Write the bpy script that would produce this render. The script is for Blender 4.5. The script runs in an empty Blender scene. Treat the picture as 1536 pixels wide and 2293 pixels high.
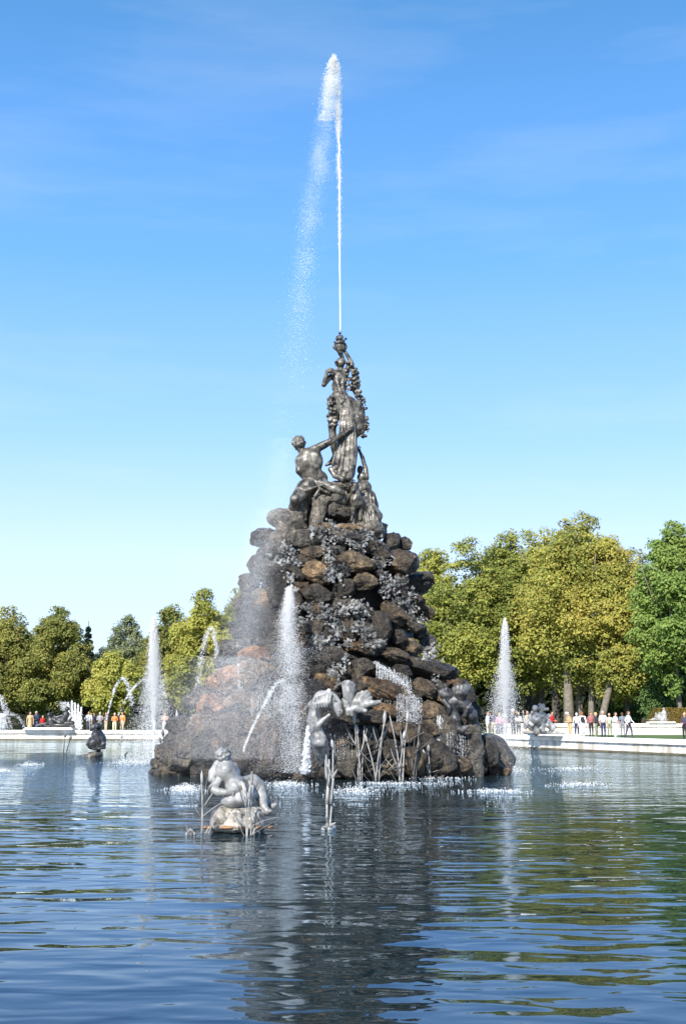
import bpy, bmesh, math, random
import numpy as np
from mathutils import Vector, Matrix, noise as mnoise

# ------------------------------------------------------------------ camera, sky, sun, exposure
SC = bpy.context.scene
COL = SC.collection
F = 2720.0                         # focal length in pixels of the 2293 px tall photograph
TH = math.atan(453.5 / F)          # upward pitch
CAMZ = 1.9
cT, sT = math.cos(TH), math.sin(TH)

cam = bpy.data.cameras.new("camera")
cam.sensor_fit = 'VERTICAL'
cam.sensor_height = 24.0
cam.lens = 24.0 * F / 2293.0
cam.clip_start = 0.1
cam.clip_end = 5000
camo = bpy.data.objects.new("camera", cam)
camo.location = (0, 0, CAMZ)
camo.rotation_euler = (math.pi / 2 + TH, 0, 0)
COL.objects.link(camo)
SC.camera = camo

SUN_EL = math.radians(37)
SUN_AZ = math.radians(-157)        # compass angle from +Y towards +X: behind the camera, to its left
SUN_DIR = Vector((math.sin(SUN_AZ) * math.cos(SUN_EL), math.cos(SUN_AZ) * math.cos(SUN_EL), math.sin(SUN_EL)))
sun = bpy.data.lights.new("sun", 'SUN')
sun.energy = 5.0
sun.angle = math.radians(0.53)
sun.color = (1.0, 0.96, 0.89)
suno = bpy.data.objects.new("sun", sun)
suno.rotation_euler = SUN_DIR.to_track_quat('Z', 'Y').to_euler()
COL.objects.link(suno)

world = bpy.data.worlds.new("World")
SC.world = world
world.use_nodes = True
wn, wl = world.node_tree.nodes, world.node_tree.links
wn.clear()
wout = wn.new('ShaderNodeOutputWorld')
wbg = wn.new('ShaderNodeBackground')
sky = wn.new('ShaderNodeTexSky')
sky.sky_type = 'NISHITA'
sky.sun_disc = False
sky.sun_elevation = SUN_EL
sky.sun_rotation = SUN_AZ
sky.altitude = 500
sky.air_density = 1.0
sky.dust_density = 0.0
sky.ozone_density = 2.0
wbg.inputs['Strength'].default_value = 0.15
# faint high cirrus low over the trees
wtc = wn.new('ShaderNodeTexCoord')
wmap = wn.new('ShaderNodeMapping')
wmap.inputs['Rotation'].default_value = (0, math.radians(-24), 0)
wmap.inputs['Scale'].default_value = (2.2, 2.2, 13)
wno = wn.new('ShaderNodeTexNoise')
wno.inputs['Scale'].default_value = 1.6
wno.inputs['Detail'].default_value = 7
wno.inputs['Roughness'].default_value = 0.55
wrp = wn.new('ShaderNodeMapRange')
wrp.inputs['From Min'].default_value = 0.50
wrp.inputs['From Max'].default_value = 0.85
wrp.inputs['To Max'].default_value = 0.15
wmx = wn.new('ShaderNodeMix')
wmx.data_type = 'RGBA'
wmx.inputs[7].default_value = (4.0, 4.2, 4.3, 1)
wl.new(wtc.outputs['Generated'], wmap.inputs['Vector'])
wl.new(wmap.outputs['Vector'], wno.inputs['Vector'])
wl.new(wno.outputs['Fac'], wrp.inputs['Value'])
wl.new(wrp.outputs['Result'], wmx.inputs[0])
wtn = wn.new('ShaderNodeMix')          # clear autumn air: a slightly cooler sky overall
wtn.data_type = 'RGBA'
wtn.blend_type = 'MULTIPLY'
wtn.inputs[0].default_value = 1.0
wtn.inputs[7].default_value = (.55, .86, 1.09, 1)
wl.new(sky.outputs['Color'], wtn.inputs[6])
wsep = wn.new('ShaderNodeSeparateXYZ')   # clear deep blue overhead, pale haze towards the horizon, the same all the way round
whz = wn.new('ShaderNodeValToRGB')
_st = [(0.0, (.50, .56, .66)), (.127, (.445, .535, .72)), (.22, (.262, .435, .77)), (.357, (.124, .314, .71)), (.53, (.063, .205, .45)), (1.0, (.02, .11, .32))]
while len(whz.color_ramp.elements) < len(_st): whz.color_ramp.elements.new(.5)
for _e, (_p, _c) in zip(whz.color_ramp.elements, _st): _e.position = _p; _e.color = (*_c, 1)
wsc = wn.new('ShaderNodeVectorMath'); wsc.operation = 'SCALE'; wsc.inputs[3].default_value = 6.6
whm = wn.new('ShaderNodeMix')
whm.data_type = 'RGBA'
whm.inputs[0].default_value = 0.85
wl.new(wtc.outputs['Generated'], wsep.inputs[0])
wl.new(wsep.outputs['Z'], whz.inputs['Fac'])
wl.new(whz.outputs['Color'], wsc.inputs[0])
wl.new(wsc.outputs[0], whm.inputs[7])
wl.new(wtn.outputs[2], whm.inputs[6])
wl.new(whm.outputs[2], wmx.inputs[6])
wl.new(wmx.outputs[2], wbg.inputs['Color'])
wl.new(wbg.outputs['Background'], wout.inputs['Surface'])

SC.render.engine = 'CYCLES'
SC.cycles.use_denoising = True
SC.cycles.max_bounces = 8
SC.cycles.transparent_max_bounces = 12
SC.view_settings.view_transform = 'Standard'
SC.view_settings.look = 'None'
SC.view_settings.exposure = 0.84
SC.view_settings.gamma = 1.0

RNG = np.random.default_rng(7)
random.seed(7)

# ------------------------------------------------------------------ helpers
def P(x, y, Y):
    """World point seen at photograph pixel (x, y) at world distance Y."""
    u = (x - 768.0) / F
    v = (1146.5 - y) / F
    t = Y / (cT - v * sT)
    return np.array((u * t, Y, CAMZ + (sT + v * cT) * t))

def W(x, y):
    """World point on the water (z = 0) at photograph pixel (x, y)."""
    u = (x - 768.0) / F
    v = (1146.5 - y) / F
    t = -CAMZ / (sT + v * cT)
    return np.array((u * t, (cT - v * sT) * t, 0.0))

def mesh_np(name, V, Fc, mats=(), midx=None, smooth=True, color=None):
    V = np.asarray(V, np.float32)
    Fc = np.asarray(Fc, np.int32)
    me = bpy.data.meshes.new(name)
    m, k = Fc.shape
    me.vertices.add(len(V)); me.vertices.foreach_set('co', V.ravel())
    me.loops.add(m * k); me.loops.foreach_set('vertex_index', Fc.ravel())
    me.polygons.add(m); me.polygons.foreach_set('loop_start', np.arange(0, m * k, k, dtype=np.int32))
    for mt in mats: me.materials.append(mt)
    if midx is not None: me.polygons.foreach_set('material_index', np.asarray(midx, np.int32))
    me.polygons.foreach_set('use_smooth', np.full(m, smooth))
    if color is not None:
        at = me.attributes.new('tint', 'FLOAT_COLOR', 'POINT')
        c4 = np.ones((len(V), 4), np.float32); c4[:, :3] = color
        at.data.foreach_set('color', c4.ravel())
    me.update(calc_edges=True)
    return me

def obj(name, me, parent=None, loc=None, color=None):
    o = bpy.data.objects.new(name, me)
    COL.objects.link(o)
    if parent is not None: o.parent = parent
    if loc is not None: o.location = loc
    if color is not None: o.color = (*color, 1)
    return o

def tag(o, label=None, cat=None, group=None, kind=None):
    if label: o['label'] = label
    if cat: o['category'] = cat
    if group: o['group'] = group
    if kind: o['kind'] = kind
    return o

def thing(name, loc, label, cat, group=None):
    o = bpy.data.objects.new(name, None)
    o.empty_display_size = 0.2
    o.location = loc
    COL.objects.link(o)
    return tag(o, label, cat, group)

def join(parts):
    Vs, Fs, n = [], [], 0
    for V, Fc in parts:
        Vs.append(V); Fs.append(np.asarray(Fc) + n); n += len(V)
    return np.concatenate(Vs), np.concatenate(Fs)

def tube(pts, rad, n=8, flat=1.0):
    """Quad tube along points; flat < 1 squeezes it across."""
    pts = np.asarray(pts, float); rad = np.broadcast_to(rad, (len(pts),))
    d = np.gradient(pts, axis=0)
    d /= np.linalg.norm(d, axis=1)[:, None] + 1e-9
    ref = np.array((0.13, 1, 0.07)) if abs(d[0][1]) < 0.8 else np.array((1, 0.1, 0.1))
    a = np.cross(d, ref); a /= np.linalg.norm(a, axis=1)[:, None] + 1e-9
    b = np.cross(d, a)
    th = np.linspace(0, 2 * np.pi, n, endpoint=False)
    V = pts[:, None] + rad[:, None, None] * (np.cos(th)[None, :, None] * a[:, None] + flat * np.sin(th)[None, :, None] * b[:, None])
    m = len(pts)
    i, j = np.meshgrid(np.arange(m - 1), np.arange(n), indexing='ij')
    i, j = i.ravel(), j.ravel(); j2 = (j + 1) % n
    Fc = np.stack([i * n + j, i * n + j2, (i + 1) * n + j2, (i + 1) * n + j], 1)
    V = V.reshape(-1, 3)
    c0, c1 = len(V), len(V) + 1
    V = np.concatenate([V, pts[:1], pts[-1:]])
    q = np.arange(n); q2 = (q + 1) % n
    cap0 = np.stack([np.full(n, c0), q2, q, q], 1)
    cap1 = np.stack([np.full(n, c1), (m - 1) * n + q, (m - 1) * n + q2, (m - 1) * n + q2], 1)
    return V, Fc, cap0, cap1

def tube_q(pts, rad, n=8, flat=1.0):
    """tube closed by shrinking its end rings: quads only"""
    pts = np.asarray(pts, float); rad = np.array(np.broadcast_to(rad, (len(pts),)), float)
    pts = np.concatenate([pts[:1], pts, pts[-1:]]); rad = np.concatenate([[1e-4], rad, [1e-4]])
    pts[0] += (pts[0] - pts[2]) * 1e-3; pts[-1] += (pts[-1] - pts[-3]) * 1e-3
    V, Fc, _, _ = tube(pts, rad, n, flat)
    return V[:-2], Fc

def box_vf(cx, cy, cz, sx, sy, sz, bev=0.0):
    bm = bmesh.new()
    bmesh.ops.create_cube(bm, size=1, matrix=Matrix.Translation((cx, cy, cz)) @ Matrix.Diagonal((sx, sy, sz, 1)))
    if bev: bmesh.ops.bevel(bm, geom=bm.edges[:], offset=bev, segments=2, affect='EDGES')
    return bm

_tab = np.random.default_rng(3).random((64, 64, 64)).astype(np.float32)
def vnoise(Q, s=1.0, off=0.0):
    """smooth value noise in -1..1"""
    q = np.asarray(Q) * s + off + 31.7
    i = np.floor(q).astype(np.int64); f = q - i
    f = f * f * (3 - 2 * f)
    i &= 63; j = (i + 1) & 63
    x0, y0, z0 = i[..., 0], i[..., 1], i[..., 2]; x1, y1, z1 = j[..., 0], j[..., 1], j[..., 2]
    fx, fy, fz = f[..., 0], f[..., 1], f[..., 2]
    c00 = _tab[x0, y0, z0] * (1 - fx) + _tab[x1, y0, z0] * fx
    c10 = _tab[x0, y1, z0] * (1 - fx) + _tab[x1, y1, z0] * fx
    c01 = _tab[x0, y0, z1] * (1 - fx) + _tab[x1, y0, z1] * fx
    c11 = _tab[x0, y1, z1] * (1 - fx) + _tab[x1, y1, z1] * fx
    c0 = c00 * (1 - fy) + c10 * fy; c1 = c01 * (1 - fy) + c11 * fy
    return (c0 * (1 - fz) + c1 * fz) * 2 - 1

def fbm(Q, s, o=3, off=0.0):
    r = 0; a = 1; t = 0
    for k in range(o):
        r = r + a * vnoise(Q, s * 2 ** k, off + 17.3 * k); t += a; a *= 0.5
    return r / t

# ---------------------------------------------------------------- sculpting: smooth-blended solids -> one continuous surface
def cap(a, b, ra, rb=None, tg=0, k=None):
    return ('c', np.array(a, float), np.array(b, float), ra, ra if rb is None else rb, tg, k)
def ell(c, r, tg=0, k=None, rot=None):
    r = np.array(r, float) if np.ndim(r) else np.array((r, r, r), float)
    return ('e', np.array(c, float), r, rot, None, tg, k)
def chain(pts, rads, tg=0, k=None):
    return [cap(pts[i], pts[i + 1], rads[i], rads[i + 1], tg, k) for i in range(len(pts) - 1)]

def sculpt(prims, vox, k=0.05, disp=None, clip_z=None):
    los, his = [], []
    for p in prims:
        if p[0] == 'c':
            r = max(p[3], p[4]); los.append(np.minimum(p[1], p[2]) - r); his.append(np.maximum(p[1], p[2]) + r)
        elif p[0] == 'e':
            r = p[2].max(); los.append(p[1] - r); his.append(p[1] + r)
    lo = np.min(los, 0) - 4 * vox; hi = np.max(his, 0) + 4 * vox
    n = np.ceil((hi - lo) / vox).astype(int) + 1
    D = np.full(n, 10.0, np.float32); T = np.zeros(n, np.int8)
    ax = [lo[i] + np.arange(n[i]) * vox for i in range(3)]
    for p, plo, phi in zip(prims, los, his):
        kk = p[6] if p[6] is not None else k
        mg = kk + 3 * vox
        i0 = np.clip(np.floor((plo - mg - lo) / vox).astype(int), 0, n - 1)
        i1 = np.clip(np.ceil((phi + mg - lo) / vox).astype(int) + 1, 1, n)
        sl = tuple(slice(i0[i], i1[i]) for i in range(3))
        X = ax[0][sl[0]][:, None, None]; Y = ax[1][sl[1]][None, :, None]; Z = ax[2][sl[2]][None, None, :]
        if p[0] == 'c':
            a, b = p[1], p[2]; ba = b - a; L = ba.dot(ba) + 1e-9
            t = np.clip(((X - a[0]) * ba[0] + (Y - a[1]) * ba[1] + (Z - a[2]) * ba[2]) / L, 0, 1)
            d = np.sqrt((X - a[0] - t * ba[0]) ** 2 + (Y - a[1] - t * ba[1]) ** 2 + (Z - a[2] - t * ba[2]) ** 2) - (p[3] + (p[4] - p[3]) * t)
        else:
            c, r = p[1], p[2]
            qx, qy, qz = X - c[0], Y - c[1], Z - c[2]
            if p[3] is not None:
                M = p[3]
                qx, qy, qz = (M[0][0] * qx + M[1][0] * qy + M[2][0] * qz, M[0][1] * qx + M[1][1] * qy + M[2][1] * qz, M[0][2] * qx + M[1][2] * qy + M[2][2] * qz)
            k0 = np.sqrt((qx / r[0]) ** 2 + (qy / r[1]) ** 2 + (qz / r[2]) ** 2)
            k1 = np.sqrt((qx / r[0] ** 2) ** 2 + (qy / r[1] ** 2) ** 2 + (qz / r[2] ** 2) ** 2) + 1e-6
            d = k0 * (k0 - 1) / k1
        S = D[sl]
        T[sl] = np.where(d < S, p[5], T[sl])
        h = np.clip(0.5 + 0.5 * (S - d) / max(kk, 1e-4), 0, 1)
        D[sl] = S * (1 - h) + d * h - kk * h * (1 - h)
    if disp is not None:
        near = np.argwhere(np.abs(D) < 6 * vox + 0.1)
        Q = lo + near * vox
        D[near[:, 0], near[:, 1], near[:, 2]] += disp(Q).astype(np.float32)
    if clip_z is not None:
        zz = ax[2][None, None, :]
        D = np.maximum(D, clip_z - zz).astype(np.float32)
    # surface nets
    S = D < 0
    nx, ny, nz = D.shape
    cnt = np.zeros((nx - 1, ny - 1, nz - 1), np.int8)
    for i in (0, 1):
        for j in (0, 1):
            for l in (0, 1):
                cnt += S[i:nx - 1 + i, j:ny - 1 + j, l:nz - 1 + l]
    act = np.argwhere((cnt > 0) & (cnt < 8))
    idx = np.full(cnt.shape, -1, np.int32); idx[act[:, 0], act[:, 1], act[:, 2]] = np.arange(len(act))
    acc = np.zeros((len(act), 3)); num = np.zeros(len(act))
    corners = [(i, j, l) for i in (0, 1) for j in (0, 1) for l in (0, 1)]
    for ca in corners:
        for axn in range(3):
            if ca[axn] == 0:
                cb = list(ca); cb[axn] = 1
                da = D[act[:, 0] + ca[0], act[:, 1] + ca[1], act[:, 2] + ca[2]]
                db = D[act[:, 0] + cb[0], act[:, 1] + cb[1], act[:, 2] + cb[2]]
                m = (da < 0) != (db < 0)
                t = np.where(m, da / np.where(m, da - db, 1), 0)
                pos = np.array(ca, float)[None] + t[:, None] * (np.array(cb) - np.array(ca))[None]
                acc += pos * m[:, None]; num += m
    V = lo + (act + acc / num[:, None]) * vox
    quads = []
    for axn in range(3):
        a = [slice(None)] * 3; b = [slice(None)] * 3
        a[axn] = slice(0, -1); b[axn] = slice(1, None)
        e = np.argwhere(S[tuple(a)] != S[tuple(b)])
        u, v = (axn + 1) % 3, (axn + 2) % 3
        ok = (e[:, u] > 0) & (e[:, v] > 0) & (e[:, u] < D.shape[u] - 1) & (e[:, v] < D.shape[v] - 1)
        e = e[ok]
        c = []
        for du, dv in ((-1, -1), (0, -1), (0, 0), (-1, 0)):
            q = e.copy(); q[:, u] += du; q[:, v] += dv
            c.append(idx[q[:, 0], q[:, 1], q[:, 2]])
        q = np.stack(c, 1)
        flip = ~S[e[:, 0], e[:, 1], e[:, 2]]
        q[flip] = q[flip][:, ::-1]
        quads.append(q)
    Q = np.concatenate(quads)
    Q = Q[(Q >= 0).all(1)]
    tags = T[np.clip(np.round((V[Q[:, 0]] - lo) / vox).astype(int)[:, 0], 0, nx - 1),
             np.clip(np.round((V[Q[:, 0]] - lo) / vox).astype(int)[:, 1], 0, ny - 1),
             np.clip(np.round((V[Q[:, 0]] - lo) / vox).astype(int)[:, 2], 0, nz - 1)]
    return V, Q, tags

# ---------------------------------------------------------------- materials
def nodes_of(name):
    m = bpy.data.materials.new(name); m.use_nodes = True
    return m, m.node_tree.nodes, m.node_tree.links, m.node_tree.nodes['Principled BSDF']

def ramp(n, stops):
    r = n.new('ShaderNodeValToRGB')
    els = r.color_ramp.elements
    while len(els) < len(stops): els.new(0.5)
    for e, (p, c) in zip(els, stops): e.position = p; e.color = (*c, 1)
    return r

def noise_node(n, l, vec, scale, detail=4, rough=0.55, dist=0.0):
    t = n.new('ShaderNodeTexNoise')
    t.inputs['Scale'].default_value = scale; t.inputs['Detail'].default_value = detail
    t.inputs['Roughness'].default_value = rough; t.inputs['Distortion'].default_value = dist
    l.new(vec, t.inputs['Vector'])
    return t

def pmat(name, stops, scale=3, rough=0.6, bump=0.0, bscale=12, metallic=0.0, spec=0.5, detail=5, tint=False, rvar=0.0, bdist=0.03):
    m, n, l, b = nodes_of(name)
    g = n.new('ShaderNodeNewGeometry')
    t = noise_node(n, l, g.outputs['Position'], scale, detail, 0.62)
    r = ramp(n, stops); l.new(t.outputs['Fac'], r.inputs['Fac'])
    col = r.outputs['Color']
    if tint:
        oi = n.new('ShaderNodeObjectInfo')
        mx = n.new('ShaderNodeMix'); mx.data_type = 'RGBA'; mx.blend_type = 'MULTIPLY'; mx.inputs[0].default_value = 1
        l.new(col, mx.inputs[6]); l.new(oi.outputs['Color'], mx.inputs[7]); col = mx.outputs[2]
    l.new(col, b.inputs['Base Color'])
    b.inputs['Roughness'].default_value = rough; b.inputs['Metallic'].default_value = metallic
    b.inputs['Specular IOR Level'].default_value = spec
    if rvar:
        t3 = noise_node(n, l, g.outputs['Position'], scale * 1.7, 3)
        mr = n.new('ShaderNodeMapRange'); mr.inputs['From Min'].default_value = .35; mr.inputs['From Max'].default_value = .65
        mr.inputs['To Min'].default_value = rough - rvar; mr.inputs['To Max'].default_value = rough + rvar
        l.new(t3.outputs['Fac'], mr.inputs['Value']); l.new(mr.outputs['Result'], b.inputs['Roughness'])
    if bump:
        t2 = noise_node(n, l, g.outputs['Position'], bscale, 6, 0.65)
        bp = n.new('ShaderNodeBump'); bp.inputs['Strength'].default_value = bump; bp.inputs['Distance'].default_value = bdist
        l.new(t2.outputs['Fac'], bp.inputs['Height']); l.new(bp.outputs['Normal'], b.inputs['Normal'])
    return m

def plain(name, c, rough=0.7, spec=0.3, metallic=0):
    m, n, l, b = nodes_of(name)
    g = n.new('ShaderNodeNewGeometry')
    t = noise_node(n, l, g.outputs['Position'], 9, 3)
    r = ramp(n, [(0.3, tuple(v * 0.82 for v in c)), (0.7, tuple(min(1, v * 1.12) for v in c))])
    l.new(t.outputs['Fac'], r.inputs['Fac']); l.new(r.outputs['Color'], b.inputs['Base Color'])
    b.inputs['Roughness'].default_value = rough; b.inputs['Specular IOR Level'].default_value = spec
    b.inputs['Metallic'].default_value = metallic
    return m

M = {}
# wet tufa: each boulder's own stone colour comes from its object colour
def rock_mat(name, stops, coarse=1.6, fine=11.0, lo=.35):
    m, n, l, b = nodes_of(name)
    g = n.new('ShaderNodeNewGeometry'); oi = n.new('ShaderNodeObjectInfo')
    t = noise_node(n, l, g.outputs['Position'], coarse, 9, 0.68)
    r = ramp(n, stops); l.new(t.outputs['Fac'], r.inputs['Fac'])
    m1 = n.new('ShaderNodeMix'); m1.data_type = 'RGBA'; m1.blend_type = 'MULTIPLY'; m1.inputs[0].default_value = 1
    l.new(r.outputs['Color'], m1.inputs[6]); l.new(oi.outputs['Color'], m1.inputs[7])
    t4m = n.new('ShaderNodeMapping'); t4m.inputs['Scale'].default_value = (5.5, 5.5, .7); l.new(g.outputs['Position'], t4m.inputs['Vector'])
    t4 = noise_node(n, l, t4m.outputs['Vector'], 1.0, 6, .6)                # lime and algae streaks left by running water
    r4 = ramp(n, [(.40, (.55, .55, .56)), (.52, (1, 1, 1)), (.62, (1.0, 1.02, .92)), (.70, (1.9, 1.85, 1.75))]); l.new(t4.outputs['Fac'], r4.inputs['Fac'])
    m4 = n.new('ShaderNodeMix'); m4.data_type = 'RGBA'; m4.blend_type = 'MULTIPLY'; m4.inputs[0].default_value = 1
    l.new(m1.outputs[2], m4.inputs[6]); l.new(r4.outputs['Color'], m4.inputs[7]); m1 = m4
    t2 = noise_node(n, l, g.outputs['Position'], fine, 7, 0.75)           # pores and pale lime crust
    r2_ = ramp(n, [(.38, (lo * .5, lo * .5, lo * .5)), (.5, (.85, .85, .85)), (.64, (1.0, 1.0, 1.0)), (.76, (2.8, 2.7, 2.5))]); l.new(t2.outputs['Fac'], r2_.inputs['Fac'])
    m2 = n.new('ShaderNodeMix'); m2.data_type = 'RGBA'; m2.blend_type = 'MULTIPLY'; m2.inputs[0].default_value = 1
    l.new(m1.outputs[2], m2.inputs[6]); l.new(r2_.outputs['Color'], m2.inputs[7])
    l.new(m2.outputs[2], b.inputs['Base Color'])
    t3 = noise_node(n, l, g.outputs['Position'], 2.5, 4)
    mr = n.new('ShaderNodeMapRange'); mr.inputs['From Min'].default_value = .35; mr.inputs['From Max'].default_value = .65; mr.inputs['To Min'].default_value = .18; mr.inputs['To Max'].default_value = .7
    l.new(t3.outputs['Fac'], mr.inputs['Value']); l.new(mr.outputs['Result'], b.inputs['Roughness'])
    vo = n.new('ShaderNodeTexVoronoi'); vo.inputs['Scale'].default_value = 9; l.new(g.outputs['Position'], vo.inputs['Vector'])
    ad = n.new('ShaderNodeMath'); ad.operation = 'MULTIPLY_ADD'; ad.inputs[1].default_value = .35; l.new(vo.outputs['Distance'], ad.inputs[0]); l.new(t2.outputs['Fac'], ad.inputs[2])
    bp = n.new('ShaderNodeBump'); bp.inputs['Strength'].default_value = 1; bp.inputs['Distance'].default_value = .12
    l.new(ad.outputs[0], bp.inputs['Height']); l.new(bp.outputs['Normal'], b.inputs['Normal'])
    return m
M['rock'] = rock_mat('tufa_rock', [(0.32, (.018, .015, .012)), (0.44, (.072, .062, .052)), (0.55, (.145, .121, .095)), (0.66, (.26, .212, .152)), (.8, (.18, .165, .095))])
M['pale_rock'] = rock_mat('pale_tufa', [(0.32, (.045, .040, .036)), (0.5, (.13, .118, .105)), (0.7, (.26, .24, .21))], coarse=2.4, fine=9, lo=.3)
M['core'] = pmat('gap_shade_core', [(0.35, (.008, .007, .006)), (0.7, (.028, .022, .016))], scale=1.5, rough=0.75, bump=1, bscale=5, bdist=.15)  # near-black colour stands in for shade in the gaps between boulders
M['bronze'] = pmat('weathered_bronze', [(0.37, (.014, .012, .010)), (0.46, (.055, .048, .039)), (0.56, (.135, .121, .101)), (0.69, (.27, .248, .213))],
                   scale=4.2, rough=0.42, bump=0.6, bscale=16, metallic=0.15, rvar=0.15, bdist=.022, detail=8)
M['lead'] = pmat('weathered_lead', [(0.33, (.085, .084, .082)), (0.48, (.22, .217, .21)), (0.66, (.37, .363, .35))],
                 scale=4, rough=0.5, bump=0.3, bscale=25, metallic=0.1, rvar=0.15, bdist=.02)
M['pale_lead'] = pmat('pale_lead', [(0.34, (.10, .098, .09)), (0.5, (.27, .265, .25)), (0.68, (.46, .45, .43))], scale=3.5, rough=.6, bump=.5, bscale=12, bdist=.05)
M['dark_lead'] = pmat('dark_lead', [(0.34, (.012, .012, .013)), (0.5, (.036, .036, .037)), (0.70, (.12, .12, .118))],
                 scale=3, rough=0.45, bump=0.4, bscale=18, metallic=0.15, rvar=0.15, bdist=.03)
M['leaf_metal'] = pmat('lead_leaf', [(0.34, (.045, .045, .045)), (0.5, (.125, .125, .122)), (0.68, (.30, .298, .29))], scale=2.2, rough=0.55, metallic=0.0, bump=.2, bscale=30)
M['reed'] = pmat('lead_reed', [(0.3, (.16, .155, .148)), (0.55, (.31, .30, .285)), (0.75, (.42, .40, .375))], scale=6, rough=0.5, metallic=0.1, bump=.2, bscale=40)
M['dark_reed'] = pmat('dark_reed', [(0.3, (.05, .048, .045)), (0.7, (.13, .125, .12))], scale=6, rough=0.5, bump=.2, bscale=40)
M['marble'] = pmat('pale_marble', [(0.25, (.58, .53, .46)), (0.42, (.76, .73, .68)), (0.7, (.84, .82, .79))], scale=0.9, rough=0.65, bump=.15, bscale=14, detail=8, bdist=.01)
M['marble_low'] = pmat('stained_marble', [(0.3, (.52, .46, .37)), (0.5, (.72, .68, .61)), (0.75, (.81, .79, .75))], scale=0.7, rough=0.6, bump=.15, bscale=12, detail=8, bdist=.01)
M['algae'] = pmat('algae_stone', [(0.3, (.05, .045, .025)), (0.7, (.16, .13, .08))], scale=2, rough=0.5)
for _k, _lo in (('marble', .80), ('marble_low', .55)):       # rain and algae streaks down the stone
    _m = M[_k]; _n, _l = _m.node_tree.nodes, _m.node_tree.links; _b = _n['Principled BSDF']
    _src = _b.inputs['Base Color'].links[0].from_socket
    _g = _n.new('ShaderNodeNewGeometry'); _mp = _n.new('ShaderNodeMapping'); _mp.inputs['Scale'].default_value = (1.3, 1.3, .25); _l.new(_g.outputs['Position'], _mp.inputs['Vector'])
    _t = noise_node(_n, _l, _mp.outputs['Vector'], 1.0, 7, .65)
    _r = ramp(_n, [(.40, (_lo, _lo * .95, _lo * .86)), (.54, (1, 1, 1))]); _l.new(_t.outputs['Fac'], _r.inputs['Fac'])
    _x = _n.new('ShaderNodeMix'); _x.data_type = 'RGBA'; _x.blend_type = 'MULTIPLY'; _x.inputs[0].default_value = 1
    _l.new(_src, _x.inputs[6]); _l.new(_r.outputs['Color'], _x.inputs[7]); _l.new(_x.outputs[2], _b.inputs['Base Color'])
M['gravel'] = pmat('gravel', [(0.3, (.40, .36, .29)), (0.7, (.58, .54, .46))], scale=6, rough=0.9, bump=.4, bscale=60)
M['bark'] = pmat('bark', [(0.3, (.035, .028, .022)), (0.7, (.11, .092, .072))], scale=3, rough=.9, bump=.8, bscale=8)
M['bark_pale'] = pmat('pale_bark', [(0.3, (.09, .078, .06)), (0.7, (.22, .19, .15))], scale=3, rough=.9, bump=.8, bscale=8)
M['orange_ledge'] = pmat('iron_stained_ledge', [(0.3, (.20, .09, .035)), (0.6, (.42, .24, .13)), (.8, (.5, .38, .28))], scale=3, rough=.6, bump=.4)

# ground: lawn beyond a gravel walk is built as separate sheets
mg, n_, l_, b_ = nodes_of('lawn')
g_ = n_.new('ShaderNodeNewGeometry')
t_ = noise_node(n_, l_, g_.outputs['Position'], 0.35, 8, 0.7)
r_ = ramp(n_, [(0.3, (.045, .085, .016)), (0.55, (.075, .125, .025)), (0.75, (.12, .15, .04))])
l_.new(t_.outputs['Fac'], r_.inputs['Fac']); l_.new(r_.outputs['Color'], b_.inputs['Base Color'])
b_.inputs['Roughness'].default_value = 0.85
M['lawn'] = mg

# water
mw, n_, l_, b_ = nodes_of('pool_water')
b_.inputs['Base Color'].default_value = (.007, .027, .037, 1)
b_.inputs['Roughness'].default_value = 0.015
b_.inputs['IOR'].default_value = 1.28
b_.inputs['Specular Tint'].default_value = (.45, .82, 1.0, 1)      # clear pool over a dark bed: reflections come back cool
g_ = n_.new('ShaderNodeNewGeometry')
mp = n_.new('ShaderNodeMapping'); mp.inputs['Scale'].default_value = (0.45, 1.0, 1); mp.inputs['Rotation'].default_value = (0, 0, .25)
l_.new(g_.outputs['Position'], mp.inputs['Vector'])
w1 = noise_node(n_, l_, mp.outputs['Vector'], 0.7, 1.2, 0.4, 0.25)
w2 = noise_node(n_, l_, mp.outputs['Vector'], 2.5, 1.5, 0.45, 0.3)
w3 = noise_node(n_, l_, g_.outputs['Position'], 4.5, 2, 0.5)
# churn: small ripples are stronger near the rock mound where the water falls
vd = n_.new('ShaderNodeVectorMath'); vd.operation = 'DISTANCE'; vd.inputs[1].default_value = (-0.3, 44, 0)
l_.new(g_.outputs['Position'], vd.inputs[0])
mr = n_.new('ShaderNodeMapRange'); mr.inputs['From Min'].default_value = 8; mr.inputs['From Max'].default_value = 22
mr.inputs['To Min'].default_value = 1.0; mr.inputs['To Max'].default_value = 0.03
l_.new(vd.outputs['Value'], mr.inputs['Value'])
def mul(a, bv):
    x = n_.new('ShaderNodeMath'); x.operation = 'MULTIPLY'; l_.new(a, x.inputs[0])
    if isinstance(bv, float): x.inputs[1].default_value = bv
    else: l_.new(bv, x.inputs[1])
    return x.outputs[0]
def add(a, c):
    x = n_.new('ShaderNodeMath'); x.operation = 'ADD'; l_.new(a, x.inputs[0]); l_.new(c, x.inputs[1]); return x.outputs[0]
h = add(add(mul(w1.outputs['Fac'], 0.056), mul(w2.outputs['Fac'], 0.027)), mul(mul(w3.outputs['Fac'], mr.outputs['Result']), 0.050))
bp = n_.new('ShaderNodeBump'); bp.inputs['Strength'].default_value = 1.0; bp.inputs['Distance'].default_value = 1.0
l_.new(h, bp.inputs['Height'])
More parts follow.
